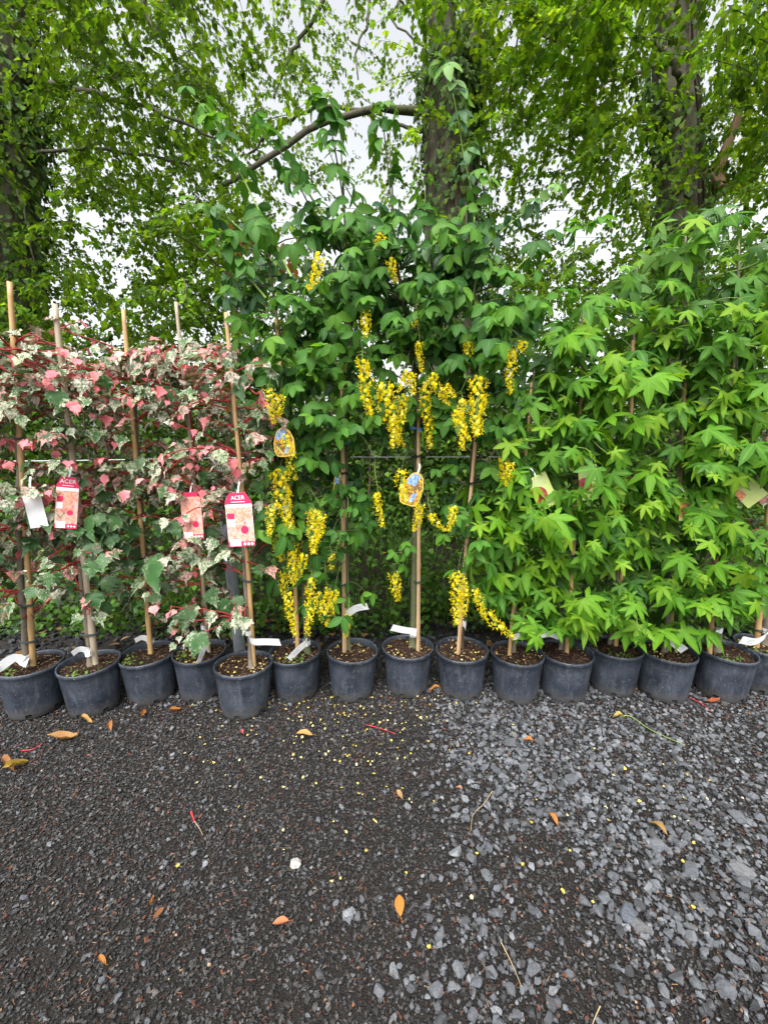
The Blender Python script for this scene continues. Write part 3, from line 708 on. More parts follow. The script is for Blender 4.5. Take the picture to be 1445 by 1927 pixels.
def blades(B, n, xs, ys, length, colr, zf):
    T0 = np.array([(0, 1, 2), (1, 3, 2), (2, 3, 4)])
    V0 = np.array([(-.5, 0, 0), (.5, 0, 0), (-.38, .35, .55), (.38, .35, .55), (0, 1.0, .62)])
    V0 = V0 * np.array([.022, .62, 1.0])
    Xb = rng.uniform(*xs, n); Yb = rng.uniform(*ys, n); Zb = np.array([zf(a, b_) for a, b_ in zip(Xb, Yb)])
    S = rng.uniform(*length, n)
    B.many(V0, T0, rots(rng.uniform(0, 6.3, n), rng.normal(0.1, .3, n), rng.normal(0, .15, n)), np.column_stack([Xb, Yb, Zb]), S, np.array(colr) * rng.uniform(.6, 1.4, (n, 1)))
blades(W, 1100, (-5, 5), (BANK0 + .1, 4.9), (.18, .5), (.06, .125, .028), bank_z)
blades(W, 420, (-.9, .8), (BANK0 + .1, 4.4), (.2, .6), (.07, .14, .03), bank_z)
for cx, cy in ((-.55, 3.25), (.4, 3.3), (.05, 3.2), (-1.6, 3.2)):
    blades(W, 60, (cx - .08, cx + .08), (cy - .05, cy + .05), (.15, .34), (.09, .17, .035), bank_z)
k = 26; Xd = np.array([.52, .66, 1.2, -2.1, 2.6]).repeat(6)[:k] + rng.normal(0, .07, k); Yd = 3.28 + rng.uniform(0, .2, k)
W.many(SLW[0], SLW[1], rots(rng.uniform(0, 6.3, k), rng.uniform(.2, .9, k), rng.normal(0, .3, k)), np.column_stack([Xd, Yd, [bank_z(a, b_) + .04 for a, b_ in zip(Xd, Yd)]]), rng.uniform(.14, .24, k), np.array([.04, .095, .022]) * rng.uniform(.7, 1.3, (k, 1)), 0, SLW[2])
weeds = W.obj('weeds', M['weed_leaf'], None, True); tag(weeds, 'dark green weeds and grass growing on the bank behind the pots', 'weeds', None, 'stuff')
# small yellow buttercups above the weeds
FL = MB()
for px, py in ((830, 1106), (822, 1112), (826, 1115), (724, 1040), (635, 905), (690, 912), (668, 900), (760, 935), (545, 1085), (1005, 1082), (874, 918), (655, 905), (700, 935), (850, 1010)):
    p = at(px, py, 3.35 + rng.uniform(0, .5))
    for q in range(5):
        FL.many(SLW[0], SLW[1], rots([q * 1.257], [.25], [0]), np.array([p]), np.array([.012]), np.array([[.75, .42, .02]]))
tag(FL.obj('buttercup_flowers', M['petal'], None, True), 'tiny yellow buttercup flowers scattered among the weeds', 'flowers', None, 'stuff')

# overhead cables far beyond the trees
for (pa, pb, Yc, lab) in (((70, 346), (1500, 372), 24.0, 'upper thin overhead cable crossing the sky behind the branches'), ((70, 366), (1500, 440), 26.0, 'lower thin overhead cable crossing the sky behind the branches')):
    a, c = at(*pa, Yc), at(*pb, Yc); ps = [a.lerp(c, i / 24) - Vector((0, 0, .9 * (1 - (2 * i / 24 - 1) ** 2))) for i in range(25)]
    v, t = tube([Vector((-26, Yc, ps[0].z))] + ps + [Vector((30, Yc, ps[-1].z))], .011, 5); b = MB(); b.add(v, t)
    tag(b.obj('overhead_cable', M['black']), lab, 'cable', 'overhead cables')
#@@PLANTS
# ------------------------------------------------------------------ pots
POT_H, POT_R, POT_B = .265, .150, .122
def pot_meshes():
    out = []
    for var in range(3):
        prof = [(POT_B - .012, .004), (POT_B - .004, 0), (POT_B, .004), (POT_B + .002, .027), (POT_B + .004, .034)]
        for q in range(1, 7): prof.append((POT_B + .004 + (POT_R - .008 - POT_B) * q / 6, 0.034 + (POT_H - .059) * q / 6))
        prof += [(POT_R - .003, POT_H - .024), (POT_R + .002, POT_H - .020), (POT_R + .003, POT_H - .006), (POT_R + .001, POT_H), (POT_R - .004, POT_H - .001), (POT_R - .007, POT_H - .01), (POT_R - .010, POT_H - .05), (POT_B - .004, .03)]
        def skip(i, k): return i == 2 and (k + 2 * var) % 10 in (0, 1) and k < 60
        V, T = lathe(prof, 60, skip)
        r = np.random.default_rng(60 + var); ph = r.uniform(0, 6, 3)
        a = np.arctan2(V[:, 1], V[:, 0]); s = 1 + (.010 * np.sin(2 * a + ph[0]) + .005 * np.sin(3 * a + ph[1])) * (V[:, 2] / POT_H)
        V[:, 0] *= s; V[:, 1] *= s; V[:, 2] += .003 * np.sin(2 * a + ph[2]) * (V[:, 2] / POT_H)
        n0 = len(V)
        b = MB(); b.add(V, T)
        fl, ft = lathe([(POT_B - .003, .012), (.0001, .012)], 30); b.add(fl, ft)
        out.append(b.mesh('pot', M['pot'], True))
    return out
POTS = pot_meshes()
def hull(n, flat, seed, sq=1.0):
    r = np.random.default_rng(seed); bm = bmesh.new()
    for i in range(n):
        p = r.normal(0, 1, 3); p /= np.linalg.norm(p); p = np.sign(p) * np.abs(p) ** sq * np.array([1, r.uniform(.75, 1), flat]); bm.verts.new(p)
    res = bmesh.ops.convex_hull(bm, input=bm.verts[:])
    bmesh.ops.delete(bm, geom=[e for e in res['geom_interior'] if isinstance(e, bmesh.types.BMVert)], context='VERTS')
    bmesh.ops.triangulate(bm, faces=bm.faces[:]); bmesh.ops.recalc_face_normals(bm, faces=bm.faces[:])
    bm.verts.index_update(); V = np.array([tuple(v.co) for v in bm.verts]); T = np.array([[v.index for v in f.verts] for f in bm.faces]); bm.free()
    V[:, 0] /= np.abs(V[:, 0]).max(); V[:, 1] /= np.abs(V[:, 1]).max() / .72
    return V, T
CHIP = [hull(8, .45, 200 + i) for i in range(8)]
STONE = [hull(15, .55, 300 + i, .8) for i in range(10)]
SPLINT = (np.array([(-1, -.12, 0), (1, -.08, .05), (1, .1, 0), (-1, .12, .05), (0, 0, .18)], float), np.array([(0, 1, 4), (1, 2, 4), (2, 3, 4), (3, 0, 4)]))
PETAL = (np.array([(0, 0, 0), (-.5, .35, .18), (.5, .35, .14), (-.35, .9, .05), (.35, .9, .1), (0, .5, -.06)], float), np.array([(0, 5, 1), (0, 2, 5), (1, 5, 3), (2, 4, 5), (3, 5, 4)]))
SOIL_Z = POT_H - .022
def soil_z(x, y, v): return SOIL_Z + .010 * math.sin(23 * x + v) * math.sin(19 * y + 2 * v) + .006 * math.sin(47 * x - 31 * y + v) + .012 * math.exp(-((x * x + y * y) / .004)) - .008 * ((x * x + y * y) / .02)
def soil_meshes():
    S = []; Cc = []
    for var in range(4):
        r = np.random.default_rng(80 + var); prof = np.linspace(.0005, POT_R - .011, 16); V, T = lathe([(p, 0) for p in prof], 40)
        V[:, 2] = [soil_z(x, y, var) + r.normal(0, .002) for x, y, z in V]; T = T[:, ::-1]
        b = MB(); b.add(V, T); S.append(b.mesh('soil', M['soil'], True))
        b = MB(); n = 620; a = r.uniform(0, 2 * PI, n); q = np.sqrt(r.uniform(0, 1, n)) * (POT_R - .014); X, Y = q * np.cos(a), q * np.sin(a)
        Z = np.array([soil_z(x, y, var) for x, y in zip(X, Y)]) + .002
        t = r.uniform(0, 1, n)[:, None]; c = np.where(t < .6, [.040, .022, .014], np.where(t < .86, [.095, .055, .035], np.where(t < .94, [.22, .13, .07], [.34, .25, .14]))) * r.uniform(.6, 1.4, (n, 1))
        for h in (0, 1):
            m = (np.arange(n) % 2) == h; k = m.sum(); tpl = (SPLINT, CHIP[var])[h]
            b.many(tpl[0], tpl[1], rots(r.uniform(0, 6.3, k), r.normal(0, .3, k), r.normal(0, .3, k)), np.column_stack([X, Y, Z])[m], r.uniform(.005, .016, k) if h == 0 else r.uniform(.003, .008, k), c[m])
        Cc.append(b.mesh('bark_mulch', M['litter'], False))
    return S, Cc
SOILS, MULCH = soil_meshes()
def petal_litter(n, seed, cols, spread):
    r = np.random.default_rng(seed); b = MB(); a = r.uniform(0, 2 * PI, n); q = np.sqrt(r.uniform(0, 1, n)) * spread; X, Y = q * np.cos(a), q * np.sin(a)
    b.many(PETAL[0], PETAL[1], rots(r.uniform(0, 6.3, n), r.normal(0, .35, n), r.normal(0, .4, n)), np.column_stack([X, Y, [soil_z(x, y, 0) + .008 for x, y in zip(X, Y)]]), r.uniform(.007, .016, n), np.array(cols)[r.integers(len(cols), size=n)] * r.uniform(.75, 1.15, (n, 1)))
    return b.mesh('fallen_petals', M['petal'], False)
PETALS_Y = [petal_litter(46, 90 + i, [(.62, .47, .16), (.70, .52, .10), (.50, .36, .16), (.66, .55, .28)], POT_R - .016) for i in range(3)]
def seedlings(seed, n=30):
    r = np.random.default_rng(seed); b = MB(); a0 = r.uniform(3.4, 5.6); P = []
    for i in range(n):
        a = a0 + r.normal(0, .5); q = POT_R * r.uniform(.5, .92); P.append((q * math.cos(a), q * math.sin(a), SOIL_Z + r.uniform(.006, .03)))
    b.many(SLW[0], SLW[1], rots(r.uniform(0, 6.3, n), -r.uniform(-.3, .8, n), r.normal(0, .3, n)), np.array(P), r.uniform(.010, .022, n), np.array([(.10, .20, .035), (.16, .24, .05), (.07, .15, .03)])[r.integers(3, size=n)], 0, SLW[2])
    return b.mesh('seedlings', M['weed_leaf'], True)

# ------------------------------------------------------------------ laburnum flowers
def floret(B, P, az, s, r, wilt=False):
    yel = np.array([(.87, .73, .012), (.88, .77, .02), (.84, .67, .008), (.90, .82, .12)][r.integers(4)]) * r.uniform(.88, 1.08)
    if wilt: yel = np.array((.62, .60, .26)) * r.uniform(.7, 1.1)
    ban = np.array([(0, 0, 0), (-.55, .15, .35), (.55, .15, .35), (-.5, .12, .85), (.5, .12, .85), (0, .02, 1.05), (0, .28, .5)])
    T = np.array([(0, 6, 1), (0, 2, 6), (1, 6, 3), (2, 4, 6), (3, 6, 5), (4, 5, 6)])
    keel = np.array([(0, 0, .05), (-.24, .5, .02), (.24, .5, .02), (0, 1.05, .22), (0, .55, -.25)]); TK = np.array([(0, 1, 4), (0, 4, 2), (1, 3, 4), (2, 4, 3), (0, 2, 1), (1, 2, 3)])
    Rm = rots([az], [r.uniform(-.7, .35)], [r.normal(0, .4)])
    if wilt:
        B.many(keel, TK, rots([az], [r.uniform(-.9, .1)], [0]), np.array([P]), np.array([[s * .5, s, s * .7]]), yel[None]); return
    B.many(ban, T, Rm, np.array([P]), np.array([s]), yel[None]); B.many(keel, TK, Rm, np.array([P]), np.array([s]), (yel * [1, .96, .8])[None])
def raceme(length, width, bare, seed, full=1.0):
    """hanging flower chain; origin at its top, hangs down"""
    r = np.random.default_rng(seed); B = MB(); n = 12
    sway = r.normal(0, .010, 2); ax = [Vector((sway[0] * (i / n) ** 2 * 3 + .004 * math.sin(i), sway[1] * (i / n) ** 2 * 3, -length * i / n)) for i in range(n + 1)]
    v, t = tube(ax, list(np.linspace(.0016, .0007, n + 1)), 4); B.add(v, t, 1)
    k = int(length / .0040 * full); a = 0
    for i in range(k):
        u = (i + r.uniform(0, .9)) / k; q = u * n; j = min(int(q), n - 1); c = ax[j].lerp(ax[j + 1], q - j); a += 2.4 + r.normal(0, .3)
        taper = 1 - .62 * max(0, (u - .45) / .55) ** 1.4
        out = width * taper * r.uniform(.5, 1.3); d = Vector((math.cos(a), math.sin(a), -.15)); e = c + d * out * .8
        if u < bare:
            if r.random() < .5: continue
            v, t = tube([c, e], .0007, 3, False); B.add(v, t, 1); floret(B, tuple(e), a - PI / 2, .011, r, True)
        else:
            v, t = tube([c, e], .0006, 3, False); B.add(v, t, 1); floret(B, tuple(e), a - PI / 2, r.uniform(.0135, .0185) * (.65 + .35 * taper), r)
    return B
def flower_mat():
    t = NT('flower'); c = attr(t, 'col').outputs['Color']; return t.leaf_surf(c, .45, .55, .15, (1.15, 1.1, .5))
M['flower'] = flower_mat()
RACEME = {k: [raceme(L, w_, ba, s + i, f).mesh('flower_raceme', [M['flower'], M['lime_stem']], True) for i in range(2)] for k, (L, w_, ba, s, f) in
          {'s': (.16, .022, .08, 400, 1.0), 'm': (.25, .023, .16, 410, 1.0), 'l': (.34, .024, .16, 420, 1.0), 'f': (.28, .040, .05, 430, 1.75), 'b': (.40, .021, .48, 440, 1.0), 'w': (.22, .02, .8, 450, .9)}.items()}
RLEN = {'s': .16, 'm': .25, 'l': .34, 'f': .28, 'b': .40, 'w': .22}

# ------------------------------------------------------------------ where the crowns reach in the row
POLY = {'maple': [(-90, 590), (60, 600), (140, 590), (200, 660), (250, 660), (330, 640), (400, 660), (480, 650), (512, 700), (545, 870), (545, 1010), (500, 1080), (470, 1170), (400, 1215), (330, 1215), (250, 1130), (120, 1190), (-90, 1200)],
        'lab': [(425, 560), (410, 440), (520, 420), (590, 370), (700, 390), (770, 420), (900, 430), (985, 440), (1105, 460), (1090, 600), (990, 700), (965, 800), (960, 960), (930, 1070), (905, 1110), (850, 1070), (845, 960), (815, 890), (745, 880), (700, 840), (655, 850), (690, 960), (712, 1060), (650, 1090), (645, 1180), (560, 1165), (500, 1110), (490, 900), (470, 690)],
        'gum': [(905, 800), (985, 700), (1040, 620), (1110, 560), (1200, 500), (1240, 415), (1320, 405), (1400, 430), (1560, 470), (1560, 1060), (1400, 1140), (1330, 1200), (1200, 1185), (1000, 1200), (940, 1160), (870, 1080), (890, 950), (960, 850)],
        'edge': [(1395, 600), (1600, 600), (1600, 1160), (1400, 1110)]}
# labels and canes that leaves must not bury: px box, depth
KEEP = []
def keepout(px, py, Y):
    for x0, x1, y0, y1, yy, pr in KEEP:
        if x0 < px < x1 and y0 < py < y1 and Y < yy + .03 and rng.random() < pr: return True
    return False

PLANTS = []
def potted(name, label, cat, group, base_px, stem_px, stem_w, stem_mat, cane_px, cane_w, cane_mat, pv, litter, seed, ties=()):
    f = ground_at(*base_px); d = Vector((f.x, f.y, 0)).normalized(); base = Vector((f.x, f.y, 0)) + d * POT_B; base.z = hump(base.x, base.y) - .004
    root = thing(name, label, cat, base, group)
    ps = np.random.default_rng(seed)
    pot = link('pot', POTS[pv % 3], root); pot.rotation_euler = (ps.normal(0, .012), ps.normal(0, .012), -PI / 2 + ps.choice([0, .3, -.3, .55]))
    s_ = 1.0 + ps.normal(0, .012); pot.scale = (s_, s_, 1)
    so = link('soil', SOILS[seed % 4], root); mu = link('bark_mulch', MULCH[seed % 4], so); so.rotation_euler.z = seed * 1.3; tag(mu, kind='stuff')
    if litter in ('petals', 'both'): o = link('fallen_petals', PETALS_Y[seed % 3], so); tag(o, kind='stuff')
    if litter in ('weeds', 'both'): se = link('seedlings', seedlings(seed), so); se.rotation_euler.z = -seed * 1.3; tag(se, kind='stuff')
    Yb = base.y
    st = [at(px, py, Yb + dy) for px, py, dy in stem_px]; st[0].z = base.z + SOIL_Z - .01
    st = smooth_path(st, 26); Zc = proj(np.array(st[0]))[2]; cane_w = cane_w * (.68 if cane_mat != 'stake' else .78); stem_w = [q * .85 for q in stem_w]
    rr = np.interp(np.linspace(0, 1, 27), np.linspace(0, 1, len(stem_w)), [px_r(q, Zc) for q in stem_w])
    rr[0] *= 1.3; jit = [p + Vector((ps.normal(0, .002), ps.normal(0, .002), 0)) for p in st]
    v, t = tube(jit, list(rr), 9); b = MB(); b.add(v - np.array(base), t); b.obj('stem', stem_mat, root, True)
    if cane_px:
        cs = [at(px, py, Yb + dy) for px, py, dy in cane_px]; cs[0].z = base.z + SOIL_Z - .03
        n = 30; path = smooth_path(cs, n); cr = px_r(cane_w, Zc); cr_l = [cr * (1.0 - .25 * i / n) * (1.14 if i % 7 == 4 else 1) for i in range(n + 1)]
        v, t = tube(path, cr_l, 8 if cane_mat != 'stake' else 4); b = MB(); b.add(v - np.array(base), t); cane_ob = b.obj('cane', M[cane_mat], root, cane_mat != 'stake')
        for u, mat_ in ties:
            p = path[int(u * n)]; q = min(st, key=lambda s: abs(s.z - p.z)); c = p.lerp(q, .5) if (p - q).length < .06 else p
            half = max((p - q).length / 2 if (p - q).length < .06 else 0, 0) + cr * 1.25
            e = MB(); ring = []
            for k in range(15):
                a = 2 * PI * k / 14; dx = (q - p); dx.z = 0; dx = dx.normalized() if dx.length > .004 else Vector((1, 0, 0)); nx = Vector((-dx.y, dx.x, 0))
                ring.append(c + dx * half * math.cos(a) + nx * cr * 1.5 * math.sin(a) + Vector((0, 0, .003 * math.sin(a * 2))))
            v, t = tube(ring, .0032, 5); e.add(v - np.array(base), t); v, t = tube([r_ + Vector((0, 0, .006)) for r_ in ring], .0032, 5); e.add(v - np.array(base), t)
            e.obj('cane_tie', M[mat_], cane_ob, True)
        P0 = [proj(np.array(p)) for p in path]
        for i in range(0, n, 1): KEEP.append((P0[i][0] - 9, P0[i][0] + 9, min(P0[i][1], P0[i + 1][1]), max(P0[i][1], P0[i + 1][1]), Yb, (.12 if 'gum' in name else .30) if cane_mat != 'stake' else .6))
    pl = dict(root=root, base=base, stem=st, Y=Yb, seed=seed, leaves=0, list=[]); PLANTS.append(pl)
    return pl
def put_leaf(pl, key, P, az, pitch, roll, scale=1.0, label=None):
    pl['list'].append((key, Vector(P) - pl['base'], az - PI / 2, pitch, roll, scale)); pl['leaves'] += 1
FOL = {'gum_leaf': [(.05, .14, .032), (.075, .19, .034), (.115, .25, .04)], 'gum_young': [(.13, .27, .036), (.19, .34, .045)], 'lab_leaf': [(.03, .098, .036), (.045, .13, .046), (.07, .17, .05)], 'lab_young': [(.085, .22, .055), (.13, .27, .055)]}
M['foliage'] = leaf_attr_mat('foliage_leaf', .34, .5, .35, (1.25, 1.2, .55))
def finish(pl):
    """the 298 leaves nearest the viewer's side become parts, the rest one joined part"""
    ls = sorted(pl['list'], key=lambda a: a[1].y)
    for key, P, az, pitch, roll, s in ls[:298]:
        me = LEAF[key]; o = bpy.data.objects.new('leaf', me[rng.integers(len(me))]); COL.objects.link(o); o.parent = pl['root']
        o.matrix_basis = Matrix.Translation(P) @ rot1(az, pitch, roll) @ Matrix.Scale(s, 4)
    rest = ls[298:]
    if rest:
        B = MB(); var = any(k in ('variegated', 'pink', 'maple_green') for k, *_ in rest)
        mats = [M['variegated'], M['red_stem'], M['maple_green'], M['pink']] if var else [M['foliage'], M['lime_stem']]
        for key, P, az, pitch, roll, s in rest:
            V, T, rb, mi = LEAFT[key][rng.integers(len(LEAFT[key]))]; Rm = rots([az], [pitch], [roll])[0]
            mm = np.where(mi == 0, {'variegated': 0, 'maple_green': 2, 'pink': 3}.get(key, 0), 1)
            c = np.array(FOL[key][rng.integers(len(FOL[key]))]) * rng.uniform(.8, 1.2) if key in FOL else np.ones(3)
            B.add((V * s) @ Rm.T + np.array(P), T, mm, c, rb)
        tag(B.obj('foliage', mats, pl['root'], True), kind='stuff')
def put_branch(pl, path, r0, r1, mat, sides=5):
    v, t = tube(path, list(np.linspace(r0, r1, len(path))), sides); b = MB(); b.add(v - np.array(pl['base']), t); return b.obj('branch', mat, pl['root'], True)
def face_cam(az, pull):
    d = Vector((math.cos(az), math.sin(az), 0)) * (1 - pull) + Vector((0, -1, 0)) * pull; return math.atan2(d.y, d.x)
def grow(pl, poly, target, zr, lr, spec, bias=1.0, rise=(.1, .7), depth=(-.45, .5)):
    """side branches with leaves until the plant carries `target` leaves"""
    stem = pl['stem']; tries = 0; z0, z1 = zr; L0 = pl['leaves']
    while pl['leaves'] - L0 < target and tries < 6000:
        tries += 1
        zz = z0 + (z1 - z0) * rng.random() ** bias
        S = min(stem, key=lambda p: abs(p.z - zz)).copy()
        if abs(S.z - zz) > .08: S = stem[-1].copy() if zz > S.z else stem[0].copy()
        az = rng.uniform(0, 2 * PI)
        if math.sin(az) > 0 and rng.random() < .35: az = -az
        L = rng.uniform(*lr); el = rng.uniform(*rise); droop = rng.uniform(.1, .5)
        pts = [S + Vector((math.cos(az) * math.cos(el), math.sin(az) * math.cos(el), math.sin(el))) * (L * u) - Vector((0, 0, droop * L * u * u)) + Vector(rng.normal(0, .006, 3)) * (u > 0) for u in np.linspace(0, 1, 7)]
        nodes = []
        nn = max(3, int(L / spec['step']))
        for q in range(nn):
            u = .22 + .78 * (q + rng.uniform(0, .5)) / nn; u = min(u, 1.0); i = min(int(u * 6), 5); P = pts[i].lerp(pts[i + 1], u * 6 - i)
            X, Yq, _ = proj(np.array(P))
            if not in_poly(X, Yq, poly) or P.y < pl['Y'] + depth[0] or P.y > pl['Y'] + depth[1] or P.z < .27: continue
            if keepout(X, Yq + 14, P.y) or keepout(X, Yq, P.y): continue
            if spec.get('thin') and rng.random() < spec['thin'](X, Yq): continue
            nodes.append((u, P))
        if not nodes: continue
        um = max(u for u, P in nodes); cut = pts[:max(2, int(um * 6) + 1)] + [max(nodes)[1]]
        put_branch(pl, cut, spec['r0'] * (.6 + .6 * L / lr[1]), spec['r1'], spec['stem'], 5)
        for j, (u, P) in enumerate(sorted(nodes, key=lambda a: a[0])):
            tip = u > .8
            key = spec['pick'](u, P, *proj(np.array(P))[:2])
            side = 1 if j % 2 else -1
            la = face_cam(az + side * rng.uniform(.3, 1.3) * (0.4 if tip else 1), rng.uniform(.15, .6))
            put_leaf(pl, key, P, la, rng.normal(.02, .22), rng.normal(0, .25), rng.uniform(*spec['size']))
            for extra in range(spec.get('extra', lambda u: 0)(u)):
                put_leaf(pl, spec['pick'](u, P, *proj(np.array(P))[:2]), P, la + rng.uniform(.7, 5.5), rng.normal(.1, .3), rng.normal(0, .3), rng.uniform(*spec['size']) * .85)

def maple_pick(u, P, X, Yq):
    r = rng.random()
    if Yq > 960:
        if 130 < X < 330 and Yq < 1130: return 'maple_green' if r < .62 else 'variegated'
        if X > 380 and Yq > 1050: return 'maple_green' if r < .3 else 'variegated'
        return 'pink' if u > .85 and r < .3 else ('maple_green' if r > .86 else 'variegated')
    if u > .78 and r < .5: return 'pink'
    return 'maple_green' if r > .95 else ('pink' if r < (.12 if Yq < 880 else .07) else 'variegated')
MAPLE = dict(step=.044, r0=.0048, r1=.0022, stem=M['red_twig'], size=(.55, 1.18), pick=maple_pick, thin=lambda X, Y: (.75 if Y < 655 + 32 * math.sin(X / 23.0) + 14 * math.sin(X / 9.0) else (.3 if Y < 730 + 25 * math.sin(X / 15.0) else .0)) if Y < 1000 else (.2 if Y < 1060 else .42), extra=lambda u: 1 if u > .8 and rng.random() < .8 else 0)
GUM = dict(step=.058, r0=.0042, r1=.0016, stem=M['green_stem'], size=(.55, 1.28), pick=lambda u, P, X, Y: 'gum_young' if (u > .80 and rng.random() < .75) or rng.random() < .08 else 'gum_leaf', extra=lambda u: 1 if rng.random() < .45 else 0,
           thin=lambda X, Y: .6 if Y < 520 else (.35 if Y < 590 else 0))
LAB = dict(step=.058, r0=.0045, r1=.0014, stem=M['lab_bark'], size=(.78, 1.22), pick=lambda u, P, X, Y: 'lab_young' if (u > .85 and rng.random() < .55) or rng.random() < .06 else 'lab_leaf', extra=lambda u: 1 if rng.random() < .5 else 0,
           thin=lambda X, Y: .62 if Y < 500 else (.35 if Y < 570 else (.12 if Y < 680 else (.34 if Y < 860 else .45))))

# ------------------------------------------------------------------ the row, left to right
GM, GL, GG = 'potted pink variegated maples', 'potted yellow flowering trees', 'potted star leaved trees'
# canes and labels first (their pixels stay visible), crowns after
KEEP += [(420, 482, 925, 1000, 2.15, .38), (330, 385, 935, 1012, 2.2, .38), (100, 148, 895, 1000, 2.2, .38), (45, 84, 915, 995, 2.15, .38), (762, 802, 892, 950, 2.2, .38), (1000, 1050, 885, 965, 2.25, .42), (1090, 1125, 875, 945, 2.25, .42), (1275, 1305, 935, 980, 2.25, .42), (1390, 1430, 890, 950, 2.2, .42), (625, 648, 885, 945, 2.2, .38)]
m0 = potted('potted_maple', 'maple in a black pot mostly cut off by the left edge', 'potted tree', GM, (-52, 1335), [(-70, 1225, 0), (-75, 900, 0), (-95, 600, 0)], [13, 10, 5], M['sap_bark'], [(-55, 1235, 0), (-100, 560, 0)], 14, 'cane', 0, 'weeds', 21)
m1 = potted('potted_maple', 'pink and cream maple in the wide leaning-looking pot at the far left with tall cane', 'potted tree', GM, (72, 1354), [(48, 1240, -.01), (40, 1100, 0), (36, 900, .01), (32, 740, .02), (26, 600, .03)], [13, 12, 11, 9, 4], M['sap_bark'], [(62, 1256, 0), (44, 930, 0), (18, 530, 0)], 15, 'cane', 1, 'weeds', 22, ((.23, 'tie'), (.12, 'tie'), (.64, 'tie')))
m2 = potted('potted_maple', 'pink maple with a thick greyish cane and green seedlings over its pot rim', 'potted tree', GM, (182, 1349), [(168, 1235, -.01), (152, 1070, 0), (138, 900, .02), (120, 740, .03), (104, 610, .04)], [11, 10, 9, 8, 4], M['sap_bark'], [(180, 1252, 0), (148, 960, 0), (103, 572, 0)], 17, 'cane_grey', 2, 'weeds', 23, ((.15, 'tie'), (.62, 'tie'), (.45, 'black')))
m3 = potted('potted_maple', 'pink maple with big dark green lower leaves and a long plain cane', 'potted tree', GM, (290, 1324), [(284, 1222, .03), (275, 1060, .03), (262, 900, .03), (252, 740, .04), (246, 670, .05)], [10, 9, 8, 7, 4], M['sap_bark'], [(284, 1238, 0), (260, 920, 0), (232, 582, 0)], 13, 'cane', 0, 'weeds', 24, ((.3, 'tie'), (.44, 'black')))
m4 = potted('potted_maple', 'pale leaved pink maple whose pot stands half behind a nearer pot and the grey post', 'potted tree', GM, (384, 1320), [(386, 1205, .02), (378, 1060, .02), (368, 900, .03), (354, 760, .04), (340, 660, .05)], [10, 9, 8, 7, 4], M['red_twig'], [(391, 1200, 0), (368, 930, 0), (331, 568, 0)], 11, 'cane_grey', 1, 'both', 25, ((.15, 'tie'), (.22, 'tie')))
m5 = potted('potted_maple', 'cream and green maple carrying the large red headed card, in the most forward pot', 'potted tree', GM, (463, 1354), [(472, 1250, -.01), (463, 1100, .01), (452, 900, .02), (440, 780, .03), (428, 670, .04)], [11, 10, 9, 7, 4], M['sap_bark'], [(478, 1256, 0), (462, 1000, 0), (425, 588, 0)], 13, 'cane', 2, 'petals', 26, ((.36, 'tie'), (.5, 'black')))
l1 = potted('potted_laburnum', 'yellow flowered tree with the most low hanging chains, first right of the pink maples', 'potted tree', GL, (560, 1321), [(578, 1215, 0), (572, 1100, .01), (556, 930, .03), (545, 760, .05), (520, 600, .06), (505, 470, .1)], [13, 12, 11, 9, 7, 4], M['lab_bark'], [(560, 1222, -.02), (553, 1050, -.02), (532, 760, -.02), (520, 600, -.02)], 12, 'cane', 0, 'both', 27, ((.5, 'black'),))
l2 = potted('potted_laburnum', 'yellow flowered tree tied to a square pale stake, left of the open gap', 'potted tree', GL, (663, 1320), [(655, 1210, .02), (652, 1080, .02), (650, 900, .03), (655, 740, .05), (660, 600, .06), (652, 450, .1), (640, 240, .14)], [10, 9, 9, 9, 8, 6, 2], M['lab_bark'], [(648, 1218, -.01), (646, 950, -.01), (643, 690, -.01)], 10, 'stake', 1, 'petals', 28, ((.24, 'tie'), (.62, 'black'), (.82, 'tie')))
l3 = potted('potted_laburnum', 'yellow flowered tree with a thick bare green stem, right of the open gap', 'potted tree', GL, (766, 1314), [(776, 1200, .0), (780, 1080, 0), (783, 900, .02), (785, 760, .03), (770, 620, .06), (745, 480, .1), (732, 240, .14)], [15, 14, 14, 12, 9, 6, 2], M['lab_bark'], [(787, 1208, -.03), (788, 1000, -.03), (787, 770, -.03)], 9, 'stake', 2, 'petals', 29, ((.32, 'tie'), (.80, 'black')))
l4 = potted('potted_laburnum', 'yellow flowered tree with a fat low flower cluster in front of its slanting stake', 'potted tree', GL, (867, 1322), [(868, 1215, .02), (876, 1080, .03), (886, 900, .03), (896, 740, .05), (888, 560, .08), (874, 380, .12)], [11, 10, 9, 8, 7, 4], M['brown_twig'], [(862, 1226, -.02), (880, 1000, -.02), (907, 690, -.02)], 10, 'stake', 0, 'petals', 30, ((.5, 'tie'), (.68, 'black')))
s1 = potted('potted_gum_tree', 'star leaved tree standing beside the yellow flowers, its leaves hanging lowest over the rim', 'potted tree', GG, (967, 1327), [(966, 1222, .02), (972, 1060, .02), (984, 900, .03), (1000, 780, .05), (1006, 690, .07)], [10, 9, 8, 7, 4], M['sap_bark'], [(960, 1190, .0), (978, 1000, .0), (1000, 720, .0)], 10, 'cane', 1, 'petals', 31, ((.4, 'black'),))
s2 = potted('potted_gum_tree', 'star leaved tree with a long plain white tag lying left from its stem', 'potted tree', GG, (1057, 1321), [(1056, 1215, .03), (1070, 1060, .03), (1084, 900, .03), (1092, 740, .04), (1098, 580, .06)], [11, 10, 9, 7, 3], M['sap_bark'], [(1066, 1232, -.01), (1078, 1040, -.01), (1092, 760, -.01), (1102, 600, -.01)], 12, 'cane', 2, '', 32, ((.5, 'black'), (.35, 'black')))
